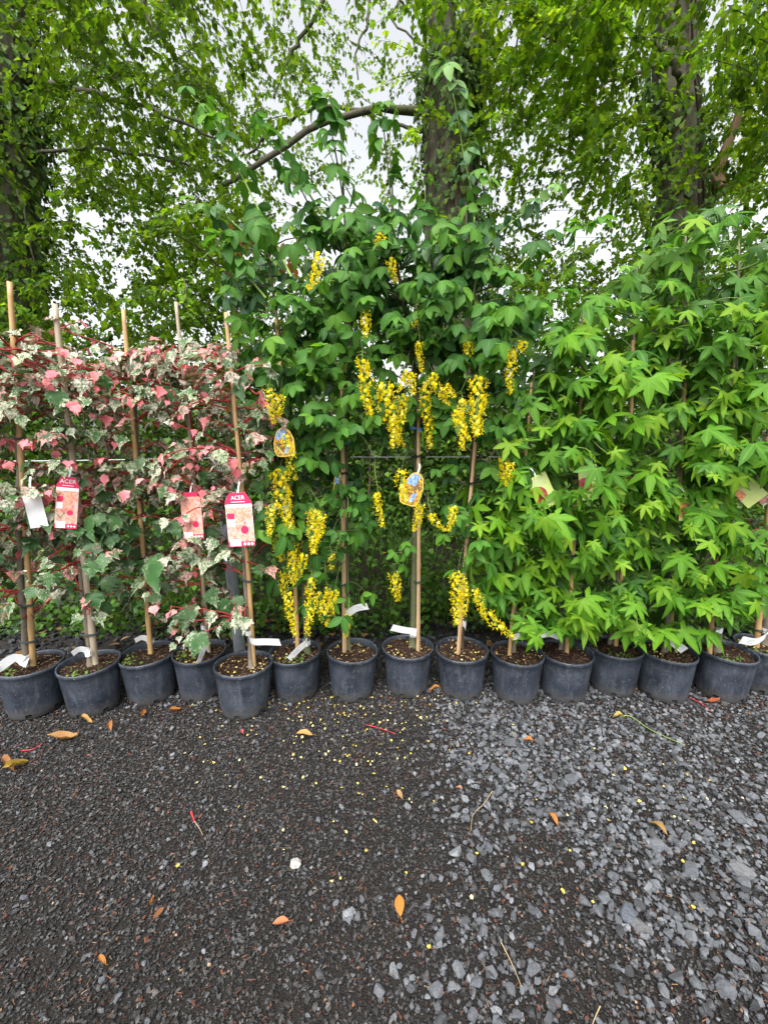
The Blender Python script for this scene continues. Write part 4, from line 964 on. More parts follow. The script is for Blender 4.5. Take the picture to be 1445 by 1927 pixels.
s3 = potted('potted_gum_tree', 'middle star leaved tree, three little seedlings in its soil', 'potted tree', GG, (1148, 1310), [(1150, 1205, .02), (1165, 1050, .02), (1180, 900, .03), (1190, 740, .04), (1196, 580, .06), (1200, 500, .08)], [11, 10, 9, 7, 5, 3], M['sap_bark'], [(1158, 1218, -.01), (1178, 980, -.01), (1192, 640, -.01)], 12, 'cane', 0, 'weeds', 33, ((.55, 'black'), (.8, 'black')))
s4 = potted('potted_gum_tree', 'star leaved tree with a white tag hanging down to the right over the rim', 'potted tree', GG, (1243, 1322), [(1252, 1215, 0), (1264, 1060, .02), (1276, 900, .03), (1285, 740, .04), (1288, 560, .06), (1290, 440, .1)], [11, 10, 9, 8, 6, 3], M['sap_bark'], [(1262, 1200, .03), (1272, 1040, .03), (1290, 700, .03)], 11, 'cane', 1, 'petals', 34, ((.5, 'black'),))
s5 = potted('potted_gum_tree', 'last star leaved tree on the right with a thick bare lower stem', 'potted tree', GG, (1350, 1318), [(1352, 1215, 0), (1356, 1100, .01), (1366, 920, .03), (1380, 740, .05), (1388, 560, .06), (1390, 450, .1)], [16, 14, 12, 10, 7, 3], M['sap_bark'], [(1337, 1216, -.01), (1350, 1020, -.01), (1382, 640, -.01)], 13, 'cane', 2, 'weeds', 35, ((.3, 'black'), (.6, 'black')))
m6 = potted('potted_maple', 'pale variegated maple in a pot cut by the right edge', 'potted tree', GM, (1425, 1305), [(1440, 1200, .02), (1448, 1060, .02), (1462, 800, .04), (1480, 640, .06)], [12, 11, 9, 5], M['sap_bark'], [(1426, 1200, -.01), (1440, 1040, -.01), (1475, 580, -.01)], 15, 'cane', 0, 'both', 36, ((.16, 'tie'), (.5, 'black')))
g7 = potted('potted_gum_tree', 'star leaved tree just beyond the right edge, only its leaves reach into view', 'potted tree', GG, (1540, 1305), [(1545, 1200, .02), (1570, 900, .03), (1600, 520, .08)], [12, 10, 4], M['sap_bark'], None, 0, 'cane', 1, '', 37)

RAC = [(598, 475, 605, 552, 's'), (683, 655, 686, 785, 'm'), (787, 590, 788, 700, 'b'), (966, 645, 952, 742, 'm'), (988, 640, 972, 680, 's'), (722, 715, 728, 842, 'f'), (742, 770, 742, 845, 'm'), (800, 695, 800, 846, 'l'), (815, 700, 818, 765, 's'), (838, 722, 850, 752, 's'), (765, 695, 768, 738, 's'),
       (760, 740, 756, 800, 's'), (868, 735, 870, 848, 'l'), (902, 705, 893, 822, 'f'), (945, 850, 950, 935, 'm'), (958, 868, 962, 915, 's'), (537, 815, 537, 860, 's'), (527, 880, 530, 992, 'f'), (512, 940, 508, 1010, 'm'), (545, 850, 548, 905, 's'), (592, 955, 592, 1036, 'f'), (606, 960, 604, 1020, 'm'), (706, 865, 709, 995, 'b'),
       (789, 945, 787, 1002, 's'), (755, 880, 752, 945, 's'), (742, 1075, 743, 1136, 's'), (548, 1025, 552, 1100, 'm'), (541, 1100, 543, 1202, 'l'), (586, 1070, 585, 1190, 'l'), (612, 1060, 613, 1160, 'b'), (560, 1010, 556, 1075, 'm'), (603, 1115, 607, 1180, 's'), (656, 1120, 658, 1198, 'b'), (861, 1075, 863, 1165, 'f'), (876, 1090, 872, 1160, 'm'),
       (888, 1100, 918, 1165, 'm'), (915, 1150, 946, 1202, 's'), (853, 950, 853, 1000, 's'), (812, 965, 816, 1000, 's'), (735, 485, 737, 530, 's'), (688, 580, 690, 640, 's'), (716, 442, 716, 460, 's'), (506, 720, 508, 790, 'm'), (528, 740, 524, 800, 's'), (880, 640, 882, 690, 's'), (805, 930, 806, 975, 'w'), (640, 1000, 640, 1060, 'w'), (622, 1020, 625, 1075, 'w'), (785, 560, 787, 610, 'w'), (960, 630, 962, 665, 'w'),
       (570, 1040, 573, 1095, 's'), (520, 1000, 522, 1060, 's'), (630, 1110, 634, 1150, 's'), (535, 1065, 530, 1130, 'm'), (858, 770, 860, 830, 's'), (775, 700, 776, 745, 's')]
RACY = []; KEEP += [(600, 945, 840, 872, 2.6, .8), (0, 330, 852, 878, 2.6, .4)]
for x0, y0, x1, y1, k in RAC:
    pl_ = min((l1, l2, l3, l4), key=lambda p: abs(proj(np.array(p['stem'][6]))[0] - x0)); Yr = pl_['Y'] - rng.uniform(.16, .36); RACY.append((pl_, Yr))
    KEEP.append((min(x0, x1) - 16, max(x0, x1) + 16, y0 + 4, y1 + 6, Yr, .72))
mp_ = POLY['maple']
grow(m0, mp_, 190, (.5, 1.95), (.2, .5), MAPLE)
for m_, n_ in ((m1, 390), (m2, 420), (m3, 440), (m4, 420), (m5, 390)): grow(m_, mp_, n_, (.42, 1.98), (.16, .46), MAPLE, .78)
grow(m6, POLY['edge'], 150, (.5, 2.0), (.15, .4), MAPLE)
gp_ = POLY['gum']
for g_, n_, z1 in ((s1, 430, 1.85), (s2, 520, 2.25), (s3, 560, 2.45), (s4, 600, 2.6), (s5, 600, 2.6), (g7, 280, 2.6)): grow(g_, gp_, n_, (.34, z1), (.16, .46), GUM, 1.0, (-.1, .95))
lp_ = POLY['lab']
for b_, n_, zr in ((l1, 500, (.42, 2.5)), (l2, 440, (1.1, 2.6)), (l3, 440, (1.25, 2.6)), (l4, 500, (.75, 2.5))): grow(b_, lp_, n_, zr, (.18, .55), LAB, .95, (.05, .8))
# a few low leaves on the bare laburnum stems
for pl_, px, py in ((l3, 752, 1040), (l3, 740, 1062), (l3, 768, 1022), (l2, 668, 960), (l2, 690, 985), (l2, 655, 1010), (l2, 695, 1120), (l2, 640, 1130), (l4, 862, 1075), (l4, 842, 1005), (l4, 905, 1030), (l2, 672, 925), (l3, 800, 905)):
    P = at(px, py, pl_['Y'] - rng.uniform(.05, .2)); S = min(pl_['stem'], key=lambda s: (s - P).length)
    put_branch(pl_, [S, S.lerp(P, .5) + Vector((0, 0, .02)), P], .0022, .001, M['lab_bark']); 
    for q in range(2): put_leaf(pl_, 'lab_young' if rng.random() < .4 else 'lab_leaf', P, face_cam(rng.uniform(0, 6.3), .5), rng.normal(0, .2), rng.normal(0, .3), rng.uniform(.7, 1.0))

# long thin shoots of the yellow flowered trees that reach up before the sky
SHOOTS = [(l1, [(548, 520), (470, 360), (400, 225), (360, 178)], 'lime'), (l1, [(520, 500), (440, 420), (385, 395), (350, 375)], 'lime'), (l2, [(652, 480), (560, 330), (500, 250), (470, 215)], 'lime'), (l2, [(655, 560), (648, 400), (630, 280), (612, 205), (585, 195)], 'dark'),
          (l3, [(758, 540), (700, 440), (640, 330), (600, 240)], 'lime'), (l3, [(748, 500), (738, 400), (728, 300), (722, 225), (735, 198)], 'dark'), (l4, [(885, 520), (892, 400), (872, 290), (855, 190), (835, 128), (812, 122)], 'lime'),
          (l4, [(890, 560), (905, 460), (895, 380), (905, 320)], 'dark'), (l4, [(920, 560), (1000, 480), (1090, 430), (1150, 415)], 'lime'), (l4, [(900, 480), (960, 420), (1020, 380), (1060, 330)], 'lime'), (l3, [(770, 560), (790, 440), (800, 370), (790, 320)], 'lime'),
          (l1, [(500, 560), (450, 500), (425, 455), (380, 485)], 'lime'), (l2, [(640, 470), (590, 400), (555, 330), (545, 300)], 'dark')]
for pl_, pts, tone in SHOOTS:
    Yd = pl_['Y'] + rng.uniform(-.1, .2); path = smooth_path([at(x, y, Yd - .12 * i / len(pts)) for i, (x, y) in enumerate(pts)], 22)
    put_branch(pl_, path, .0055, .0016, M['lime_stem'] if tone == 'lime' else M['lab_bark'], 6)
    n = int(sum((path[i + 1] - path[i]).length for i in range(22)) / .048)
    for q in range(n):
        u = .12 + .88 * q / n; i = min(int(u * 22), 21); P = path[i].lerp(path[i + 1], u * 22 - i)
        put_leaf(pl_, 'lab_young' if u > (.55 if tone == 'lime' else .9) else 'lab_leaf', P, face_cam(rng.uniform(0, 6.3), rng.uniform(.1, .5)), rng.normal(.1, .25), rng.normal(0, .3), rng.uniform(.85, 1.25) * (1 if u < .8 else .75))

# ------------------------------------------------------------------ flower chains (top px, bottom px)
for i, (x0, y0, x1, y1, k) in enumerate(RAC):
    pl_, Yr = RACY[i]
    a, c = at(x0, y0, Yr), at(x1, y1, Yr); d = c - a
    o = link('flower_raceme', RACEME[k][i % 2], pl_['root'])
    q = Vector((0, 0, -1)).rotation_difference(d.normalized()); s = d.length / RLEN[k]; sw = min(max(s, .85), 1.25)
    o.matrix_basis = Matrix.Translation(a - pl_['base']) @ q.to_matrix().to_4x4() @ Matrix.Rotation(rng.uniform(0, 6.3), 4, 'Z') @ Matrix.Diagonal((sw, sw, s, 1))
    S = min(pl_['stem'], key=lambda s_: abs(s_.z - a.z - .1)); m = S.lerp(a, .6) + Vector((0, 0, .05))
    put_branch(pl_, smooth_path([S, m, a], 6), .0022, .0010, M['lab_bark'], 4)
for pl_ in PLANTS: finish(pl_)

# ------------------------------------------------------------------ post, wire
pt = thing('support_post', 'round grey metal post standing behind the pots and holding the wire', 'post', Vector((at(453, 1225, 2.62).x, 2.62, 0)))
bp = Vector(pt.location); top = at(408, 838, 2.68)
v, t = tube([bp - bp + Vector((0, 0, -.05)), top - bp], [.038, .036], 20); b = MB(); b.add(v, t); b.obj('tube', M['steel'], pt, True)
v, t = tube([top - bp, top - bp + Vector((0, 0, .012))], [.040, .038], 20); b = MB(); b.add(v, t); b.obj('cap', M['black'], pt, True)
wy = 2.60
wl = thing('support_wire', 'straight steel wire running along the row behind the canes', 'wire', at(722, 860, wy))
wb = Vector(wl.location); wpts = [at(x, y, wy) for x, y in ((-700, 872), (0, 868), (130, 867), (400, 862), (640, 860), (940, 860), (1445, 862), (2200, 866))]
v, t = tube([p - wb for p in wpts], .0036, 6); b = MB(); b.add(v, t); b.obj('strand', M['wire'], wl, True)
for px, py in ((128, 867), (250, 865), (645, 860), (787, 860), (903, 860), (1092, 860), (1370, 861)):
    p = at(px, py, wy - .01) - wb; v, t = tube([p + Vector((-.045, 0, .001)), p, p + Vector((.045, 0, .0))], [.006, .0085, .006], 7); b = MB(); b.add(v, t)
    v, t = tube([p + Vector((-.012, -.012, -.02)), p + Vector((0, -.016, 0)), p + Vector((.012, -.012, .02))], .0045, 5); b.add(v, t); b.obj('clip', M['black'], wl, True)
for pl_, px, py in ((l2, 645, 831), (l3, 783, 806), (l4, 905, 818)):
    p = at(px, py, pl_['Y'] - .035); o = thing('cane_clip', {645: 'blue plastic clip on the square stake above the wire, largest of three', 783: 'blue plastic clip on the thick green stem, highest of three', 905: 'blue plastic clip half hidden on the slanting stake'}[px], 'clip', p, 'blue clips')
    b = MB(); v, t = box((-.018, 0, .003), (.026, .010, .016)); b.add(v, t); v, t = box((.020, .003, -.006), (.024, .009, .015)); b.add(v, t); v, t = tube([(-.03, .0, .0), (0, .012, 0), (.032, 0, -.004)], .006, 6); b.add(v, t); b.obj('jaws', M['blue'], o)

# ------------------------------------------------------------------ white paper tags looped round the stems
def ribbon(path, width, up, thick=.0006):
    V = []; T = []; n = len(path)
    for i, p in enumerate(path):
        d = (path[min(i + 1, n - 1)] - path[max(i - 1, 0)]).normalized(); u = (up - d * up.dot(d)).normalized(); nn = d.cross(u)
        for a, bb in ((1, 1), (1, -1), (-1, -1), (-1, 1)): V.append(p + u * (a * width / 2) + nn * (bb * thick / 2))
    for i in range(n - 1):
        for k in range(4): a, c = i * 4 + k, i * 4 + (k + 1) % 4; T += [(a, c, c + 4), (a, c + 4, a + 4)]
    T += [(0, 2, 1), (0, 3, 2), (4 * n - 4, 4 * n - 3, 4 * n - 2), (4 * n - 4, 4 * n - 2, 4 * n - 1)]
    return np.array([tuple(v) for v in V]), np.array(T)
def loop_tag(pl_, pts, label, width=15, lean=0.0, dy=-.05, prints=True):
    Y = pl_['Y'] + dy; ps = [at(x, y, Y - .03 * i) for i, (x, y) in enumerate(pts)]; base = ps[0]; Z = proj(np.array(base))[2]; wd = 1.25 * width * Z / F
    o = thing('loop_tag', label, 'tag', base, 'white loop tags'); S = min(pl_['stem'], key=lambda s: abs(s.z - base.z)) - base; path = [p - base for p in smooth_path([base + S + Vector((0, -.016, 0))] + ps, 16)]
    d = (path[-1] - path[0]).normalized(); up = Vector((0, 0, 1)) if abs(d.z) < .75 else Vector((1, 0, 0)); up = up + Vector((0, -.25, lean))
    v, t = ribbon(path, wd, up); b = MB(); b.add(v, t); strip_ob = b.obj('strip', M['paper'], o)
    ring = []; rad = .020; c = S
    for k in range(13): a = 2 * PI * k / 12; ring.append(Vector((c.x + rad * math.cos(a), c.y + rad * math.sin(a), c.z + .004 * math.sin(a))))
    v, t = ribbon(ring, wd * .62, Vector((0, 0, 1))); b = MB(); b.add(v, t); b.obj('loop', M['paper'], o)
    if prints:                                                      # faint printed lines near the free end
        b = MB(); e = path[-4]; dd = (path[-2] - path[-6]).normalized(); u = (up - dd * up.dot(dd)).normalized(); nn = dd.cross(u)
        if nn.y > 0: nn = -nn
        for k in range(3):
            c0 = e + u * wd * (.2 - .2 * k) + nn * .0012; ln = wd * (.9, .6, .75)[k]
            q = [c0 - dd * ln, c0 + dd * ln * .4]; V = [q[0] - u * .0009, q[1] - u * .0009, q[1] + u * .0009, q[0] + u * .0009]; b.add(np.array([tuple(x) for x in V]), [(0, 1, 2), (0, 2, 3)])
        b.obj('print', M['print'], strip_ob)
    return o
loop_tag(m1, [(50, 1247), (28, 1238), (0, 1256), (-14, 1268)], 'white paper tag arching left over the widest leftmost pot', 14)
loop_tag(m2, [(168, 1226), (150, 1222), (136, 1231)], 'white paper tag pointing left below the thick grey cane', 9, prints=False)
loop_tag(m3, [(283, 1206), (268, 1200), (254, 1206)], 'white paper tag behind the cane of the plain long caned maple', 8, prints=False, dy=.02)
loop_tag(m4, [(388, 1190), (389, 1205), (380, 1230), (373, 1249)], 'white paper tag hanging down inside the pot next to the grey post', 11)
loop_tag(m5, [(474, 1207), (500, 1208), (527, 1209)], 'straight white paper tag reaching right from the forwardmost pot', 12, prints=False)
loop_tag(l1, [(577, 1210), (562, 1222), (544, 1241)], 'white paper tag slanting down left from a green stem', 12)
loop_tag(l2, [(652, 1158), (670, 1145), (692, 1141)], 'white paper tag pointing right in the gap, above the square stake pot', 11, dy=.0)
loop_tag(l3, [(781, 1189), (760, 1186), (737, 1181)], 'plain white paper tag pointing left from the thick bare green stem', 11, prints=False)
loop_tag(l4, [(868, 1172), (874, 1176), (876, 1182)], 'small white scrap of tag behind the fat low flower cluster', 9, prints=False, dy=0)
loop_tag(s1, [(966, 1198), (976, 1196), (984, 1190)], 'short white paper tag almost hidden under the lowest star leaves', 9, prints=False, dy=-.1)
loop_tag(s2, [(1060, 1200), (1035, 1193), (1000, 1201)], 'long plain white paper tag lying left between two star leaved pots', 11, prints=False)
loop_tag(s3, [(1150, 1170), (1140, 1166), (1126, 1160)], 'white paper tag mostly hidden by leaves over the pot with seedlings', 9, prints=False)
loop_tag(s4, [(1252, 1196), (1266, 1208), (1288, 1225)], 'white paper tag slanting down right over the soil', 14)
loop_tag(s5, [(1352, 1192), (1346, 1193), (1342, 1196)], 'small folded white tag round the thickest bare stem', 13, prints=False)
loop_tag(m6, [(1440, 1198), (1420, 1208), (1394, 1204)], 'white paper tag sagging left at the right edge pot', 13)

# ------------------------------------------------------------------ picture labels
def picture_mat(name, stops, scale):
    t = NT(name); oc = t.objco(); n = t.noise(scale, 4, oc, .6, '3D', None, 1.2); return t.surf(t.principled(t.ramp(n, stops), .35, .5))
M['pic_pink'] = picture_mat('printed_leaves', [(.28, (.30, .05, .09)), (.40, (.62, .16, .16)), (.49, (.70, .36, .20)), (.57, (.74, .40, .38)), (.66, (.62, .30, .38)), (.78, (.35, .22, .36))], 48)
M['pic_lab'] = picture_mat('printed_yellow_flowers', [(.36, (.05, .05, .04)), (.48, (.22, .12, .03)), (.58, (.70, .36, .02)), (.72, (.75, .50, .05))], 60)
M['pic_sky'] = picture_mat('printed_sky', [(.35, (.05, .08, .16)), (.48, (.22, .38, .68)), (.7, (.50, .62, .80))], 50)
M['pic_red'] = picture_mat('printed_red_leaves', [(.35, (.07, .02, .03)), (.5, (.30, .03, .04)), (.7, (.48, .08, .06))], 60)
M['pic_orange'] = picture_mat('printed_orange_leaves', [(.35, (.20, .16, .05)), (.5, (.62, .16, .06)), (.7, (.80, .45, .12))], 60)
M['crimson'] = plain('crimson_print', (.62, .02, .09), .35, .5, .06, 8)
M['white_print'] = plain('white_print', (.85, .85, .86), .4, .4, .03, 8)
M['card_yellow'] = plain('pale_yellow_card', (.46, .54, .17), .45, .4, .06, 20)
M['gold'] = plain('gold_print', (.70, .50, .08), .4, .4, .1)
def poly_plate(pts, z, thick):
    """convex outline in x,y as a plate whose front is at z (towards +Z) """
    n = len(pts); V = [(x, y, z) for x, y in pts] + [(x, y, z - thick) for x, y in pts]
    T = [(0, i, i + 1) for i in range(1, n - 1)] + [(n, n + i + 1, n + i) for i in range(1, n - 1)]
    for i in range(n): j = (i + 1) % n; T += [(i, n + i, n + j), (i, n + j, j)]
    return np.array(V), np.array(T)
def disc(cx, cy, r, n=14): return [(cx + r * math.cos(2 * PI * k / n), cy + r * math.sin(2 * PI * k / n)) for k in range(n)]
def card(label, px, py, Y, w_px, h_px, tilt, turn, back, kind):
    p = at(px, py, Y); Z = proj(np.array(p))[2]; w_, h_ = w_px * Z / F, h_px * Z / F
    o = thing('plant_label', label, 'plant label', p, 'picture labels on the plants')
    o.rotation_euler = (Matrix.Rotation(turn, 4, 'Z') @ Matrix.Rotation(PI / 2 - back, 4, 'X') @ Matrix.Rotation(tilt, 4, 'Z')).to_euler()
    face = []                                                       # the card itself; what is printed on it is its child
    # local: x right, y up, z to the viewer
    def part(name, pts, z, mat, thick=.0005): b = MB(); b.add(*poly_plate([(x * w_, y * h_) for x, y in pts], z, thick)); ob = b.obj(name, M[mat], face[0] if face else o); face.append(ob) if not face else None; return ob
    def strap(): 
        v, t = ribbon([Vector((0, h_ * .46, -.001)), Vector((.004, h_ * .5 + .03, -.012)), Vector((0, h_ * .5 + .05, -.035))], .008, Vector((1, 0, 0))); b = MB(); b.add(v, t); b.obj('strap', M['paper'], o)
    strap()
    if kind in ('acer', 'acer_low'):
        part('card', [(-.5, -.5), (.5, -.5), (.5, .30), (.30, .50), (-.30, .50), (-.5, .30)], 0, 'white_print' if kind == 'acer' else 'crimson', .0008)
        part('picture', [(-.49, -.41), (.49, -.41), (.49, .23 if kind == 'acer' else .40), (-.49, .23 if kind == 'acer' else .40)], .0008, 'pic_pink')
        if kind == 'acer':
            part('header', [(-.5, .29), (.5, .29), (.5, .33), (.30, .50), (-.30, .50), (-.5, .33)], .0008, 'crimson')
            cu = bpy.data.curves.new('lettering', 'FONT'); cu.body = 'ACER'; cu.size = h_ * .105; cu.align_x = 'CENTER'; cu.align_y = 'CENTER'; cu.extrude = .0002; cu.materials.append(M['white_print'])
            tmp = bpy.data.objects.new('tmp_text', cu); me = bpy.data.meshes.new_from_object(tmp); me.name = 'lettering'; bpy.data.objects.remove(tmp); tx = link('lettering', me, face[0], (0, h_ * .405, .0016))
            part('print', [(-.26, .325), (.26, .325), (.26, .335), (-.26, .335)], .0012, 'white_print')
            part('panel', [(-.46, .02), (-.18, .02), (-.18, .12), (-.46, .12)], .0012, 'crimson'); part('panel', [(-.46, -.12), (-.18, -.12), (-.18, .0), (-.46, .0)], .0012, 'white_print')
        part('badge', [(x, y * w_ / h_ - .19) for x, y in disc(.16, 0, .15)], .0012, 'crimson')
        part('footer', [(-.5, -.5), (.5, -.5), (.5, -.41), (-.5, -.41)], .0008, 'crimson')
        part('panel', [(-.44, -.49), (-.02, -.49), (-.02, -.36), (-.44, -.36)], .0012, 'white_print')
        for q in range(3): part('symbol', [(x, y * w_ / h_ - .455) for x, y in disc(.12 + .14 * q, 0, .05)], .0012, 'white_print')
    elif kind == 'back':
        part('card', [(-.5, -.5), (.5, -.5), (.5, .36), (.22, .5), (-.22, .5), (-.5, .36)], 0, 'paper', .0008)
        part('print', [(.28, -.46), (.40, -.46), (.40, -.43), (.28, -.43)], .0008, 'print')
    elif kind == 'lab':
        rim = [(-.5, -.30), (-.38, -.47), (-.2, -.5), (.2, -.5), (.38, -.47), (.5, -.30), (.5, .10), (.34, .38), (.18, .48), (-.06, .5), (-.24, .44), (-.38, .26), (-.5, .0)]
        part('card', rim, 0, 'gold', .0008); part('picture', [(x * .9, y * .93) for x, y in rim], .0008, 'pic_lab')
        part('picture', [(-.36, .1), (.1, .1), (.20, .40), (-.04, .46), (-.22, .40), (-.34, .24)], .0012, 'pic_sky'); part('picture', [(-.05, -.40), (.2, -.36), (.3, -.05), (.1, -.12)], .0012, 'pic_sky')
        part('print', [(-.42, -.12), (-.36, -.10), (-.06, -.40), (-.10, -.43)], .0012, 'card_yellow')
    elif kind in ('gum', 'gum_orange'):
        part('card', [(-.5, -.47), (-.46, -.5), (.46, -.5), (.5, -.47), (.5, .47), (.46, .5), (-.46, .5), (-.5, .47)], 0, 'card_yellow', .0008)
        if kind == 'gum': part('picture', [(max(-.5, x), y * w_ / h_ - .06) for x, y in disc(-.22, 0, .40, 20)], .0008, 'pic_red')
        else: part('picture', [(-.5, -.34), (.4, -.28), (.42, .2), (-.5, .3)] if turn > 0 else [(-.5, -.2), (-.15, -.15), (-.2, .12), (-.5, .1)], .0008, 'pic_orange')
        for q in range(5): part('print', [(-.3, .40 - .06 * q), (.36, .40 - .06 * q), (.36, .413 - .06 * q), (-.3, .413 - .06 * q)], .0008, 'print')
    return o
card('large red headed ACER picture card on the forwardmost maple, left of the yellow flowers', 451, 978, m5['Y'] - .19, 52, 102, .06, -.1, .05, 'acer')
card('ACER picture card, red header just showing above pink leaves on the grey caned maple', 126, 946, m2['Y'] - .15, 35, 98, -.14, .35, .05, 'acer')
card('red and cream picture card without visible header, between two pink maples', 361, 970, m4['Y'] - .20, 42, 88, .05, -.15, .05, 'acer_low')
card('blank white back of a plant label on the leftmost tall cane', 65, 955, m1['Y'] - .15, 29, 76, .12, .3, .05, 'back')
card('rounded picture label with yellow edge hanging on the thick green stem', 776, 920, l3['Y'] - .12, 40, 64, -.32, .1, .05, 'lab')
card('rounded yellow flower picture label seen edge on against the square stake', 637, 916, l2['Y'] - .06, 26, 56, .05, .9, .0, 'lab')
card('rounded picture label half hidden behind leaves left in the yellow flowers', 534, 832, l1['Y'] - .2, 40, 54, .1, -.1, .05, 'lab')
card('pale yellow label with round red leaf picture, tilted, nearest the yellow flowers', 1021, 925, s1['Y'] - .14, 42, 66, .45, .15, .1, 'gum')
card('pale yellow label with round red leaf picture standing upright between star leaves', 1107, 908, s2['Y'] - .12, 34, 66, .12, -.1, .05, 'gum')
card('label with orange leaf photo half hidden among the star leaves', 1289, 958, s4['Y'] - .12, 28, 44, .05, .25, .05, 'gum_orange')
card('plain pale yellow label tilted to the right at the last star leaved tree', 1404, 920, s5['Y'] - .12, 42, 62, .75, -.2, .1, 'gum_orange')

# ------------------------------------------------------------------ gravel: fine grit, broken stone patch, litter
def patch_w(x, y):
    """how much broken grey stone lies here"""
    e = .17 + .11 * (y - .8) + .05 * np.sin(6 * y) ; s = 1 / (1 + np.exp(-(x - e) / .07))
    track = .75 * np.exp(-((x - .42 - .12 * y) / .13) ** 2) * (y < 1.35)
    return np.clip(s * (1 - track) * (.72 + .38 * np.sin(3.1 * x + 2) * np.sin(2.7 * y)), 0, 1)
def in_view(x, y, m=.35):
    z = y * FWD[1] + CAM_H * .165; return np.abs(x) < z * .93 + m
G = MB(); N = 235000
Y = .62 + (2.75 - .62) * rng.uniform(0, 1, N) ** .95; X = rng.uniform(-2.9, 2.9, N); ok = in_view(X, Y); X, Y = X[ok], Y[ok]; k = len(X)
Hm = np.array([hump(a, b_) for a, b_ in zip(X, Y)]); sz = np.clip(rng.lognormal(math.log(.0042), .42, k), .0022, .011)
tone = rng.uniform(0, 1, k)[:, None]
c = np.where(tone < .40, [.024, .023, .0225], np.where(tone < .80, [.056, .0545, .053], np.where(tone < .965, [.098, .099, .101], [.16, .162, .164]))) * rng.uniform(.55, 1.45, (k, 1))
red = rng.random(k) < .03; c[red] = np.array([.15, .055, .032]) * rng.uniform(.5, 1.3, (red.sum(), 1))
mud = (.5 + .5 * np.sin(2.3 * X + 1) * np.sin(3.1 * Y))[:, None]; c = c * (.85 + .3 * mud)
for h in range(8):
    m = np.arange(k) % 8 == h; q = m.sum()
    G.many(CHIP[h][0], CHIP[h][1], rots(rng.uniform(0, 6.3, q), rng.normal(0, .35, q), rng.normal(0, .35, q)), np.column_stack([X, Y, Hm - .006 + sz * .12])[m], sz[m], c[m])
gr = G.obj('gravel', M['stone']); tag(gr, 'fine dark grit covering the yard in front of the pots', 'gravel', None, 'stuff')
G = MB()
def stones(n, lo, hi, wfun, seed, yr=(.62, 2.75), lift=.25):
    r = np.random.default_rng(seed); x = r.uniform(-3, 3, n * 6); y = r.uniform(*yr, n * 6); k_ = (r.random(n * 6) < wfun(x, y)) & in_view(x, y); x, y = x[k_][:n], y[k_][:n]; q = len(x)
    s = np.clip(r.lognormal(math.log(lo), .45, q), lo * .5, hi); tn = r.uniform(0, 1, q)[:, None]
    cc = np.where(tn < .25, [.068, .072, .077], np.where(tn < .85, [.138, .147, .162], [.22, .23, .245])) * r.uniform(.75, 1.25, (q, 1))
    zz = np.array([hump(a, b_) for a, b_ in zip(x, y)])
    for h in range(10):
        m = np.arange(q) % 10 == h
        G.many(STONE[h][0], STONE[h][1], rots(r.uniform(0, 6.3, q), r.normal(0, .3, q), r.normal(0, .3, q))[m], np.column_stack([x, y, zz - .004 + s * lift])[m], s[m], cc[m])
stones(9000, .0075, .022, lambda x, y: patch_w(x, y), 1)
stones(3000, .0085, .020, lambda x, y: patch_w(x, y) * (.5 + .5 * np.sin(5 * x + 3 * y)), 2)
stones(110, .017, .026, lambda x, y: patch_w(x, y), 3)
stones(900, .0065, .014, lambda x, y: .35 * (1 - patch_w(x, y)), 4)
stones(260, .009, .017, lambda x, y: (np.abs(x + .95) < .45) * 1.0, 5, (2.1, 2.3))
bs = MB(); G2 = G; G2.obj('broken_stone', M['stone']); st_ = bpy.data.objects['broken_stone']; tag(st_, 'broken grey slate stones spread over the right half of the yard', 'gravel', None, 'stuff')
G = MB(); n0 = 5200
r = np.random.default_rng(77); x = r.uniform(-4.2, 4.2, n0); y = r.uniform(2.5, 3.35, n0); s = np.clip(r.lognormal(math.log(.013), .5, n0), .005, .042); tn = r.uniform(0, 1, n0)[:, None]
cc = np.where(tn < .7, [.022, .023, .025], [.06, .064, .07]) * r.uniform(.6, 1.3, (n0, 1)); zz = np.array([max(hump(a, b_), bank_z(a, b_)) for a, b_ in zip(x, y)])
for h in range(10):
    m = np.arange(n0) % 10 == h; G.many(STONE[h][0], STONE[h][1], rots(r.uniform(0, 6.3, n0), r.normal(0, .4, n0), r.normal(0, .4, n0))[m], np.column_stack([x, y, zz + s * .1])[m], s[m], cc[m])
tag(G.obj('dark_rubble', M['stone']), 'dark wet stones between the pots and the weeds', 'rubble', None, 'stuff')

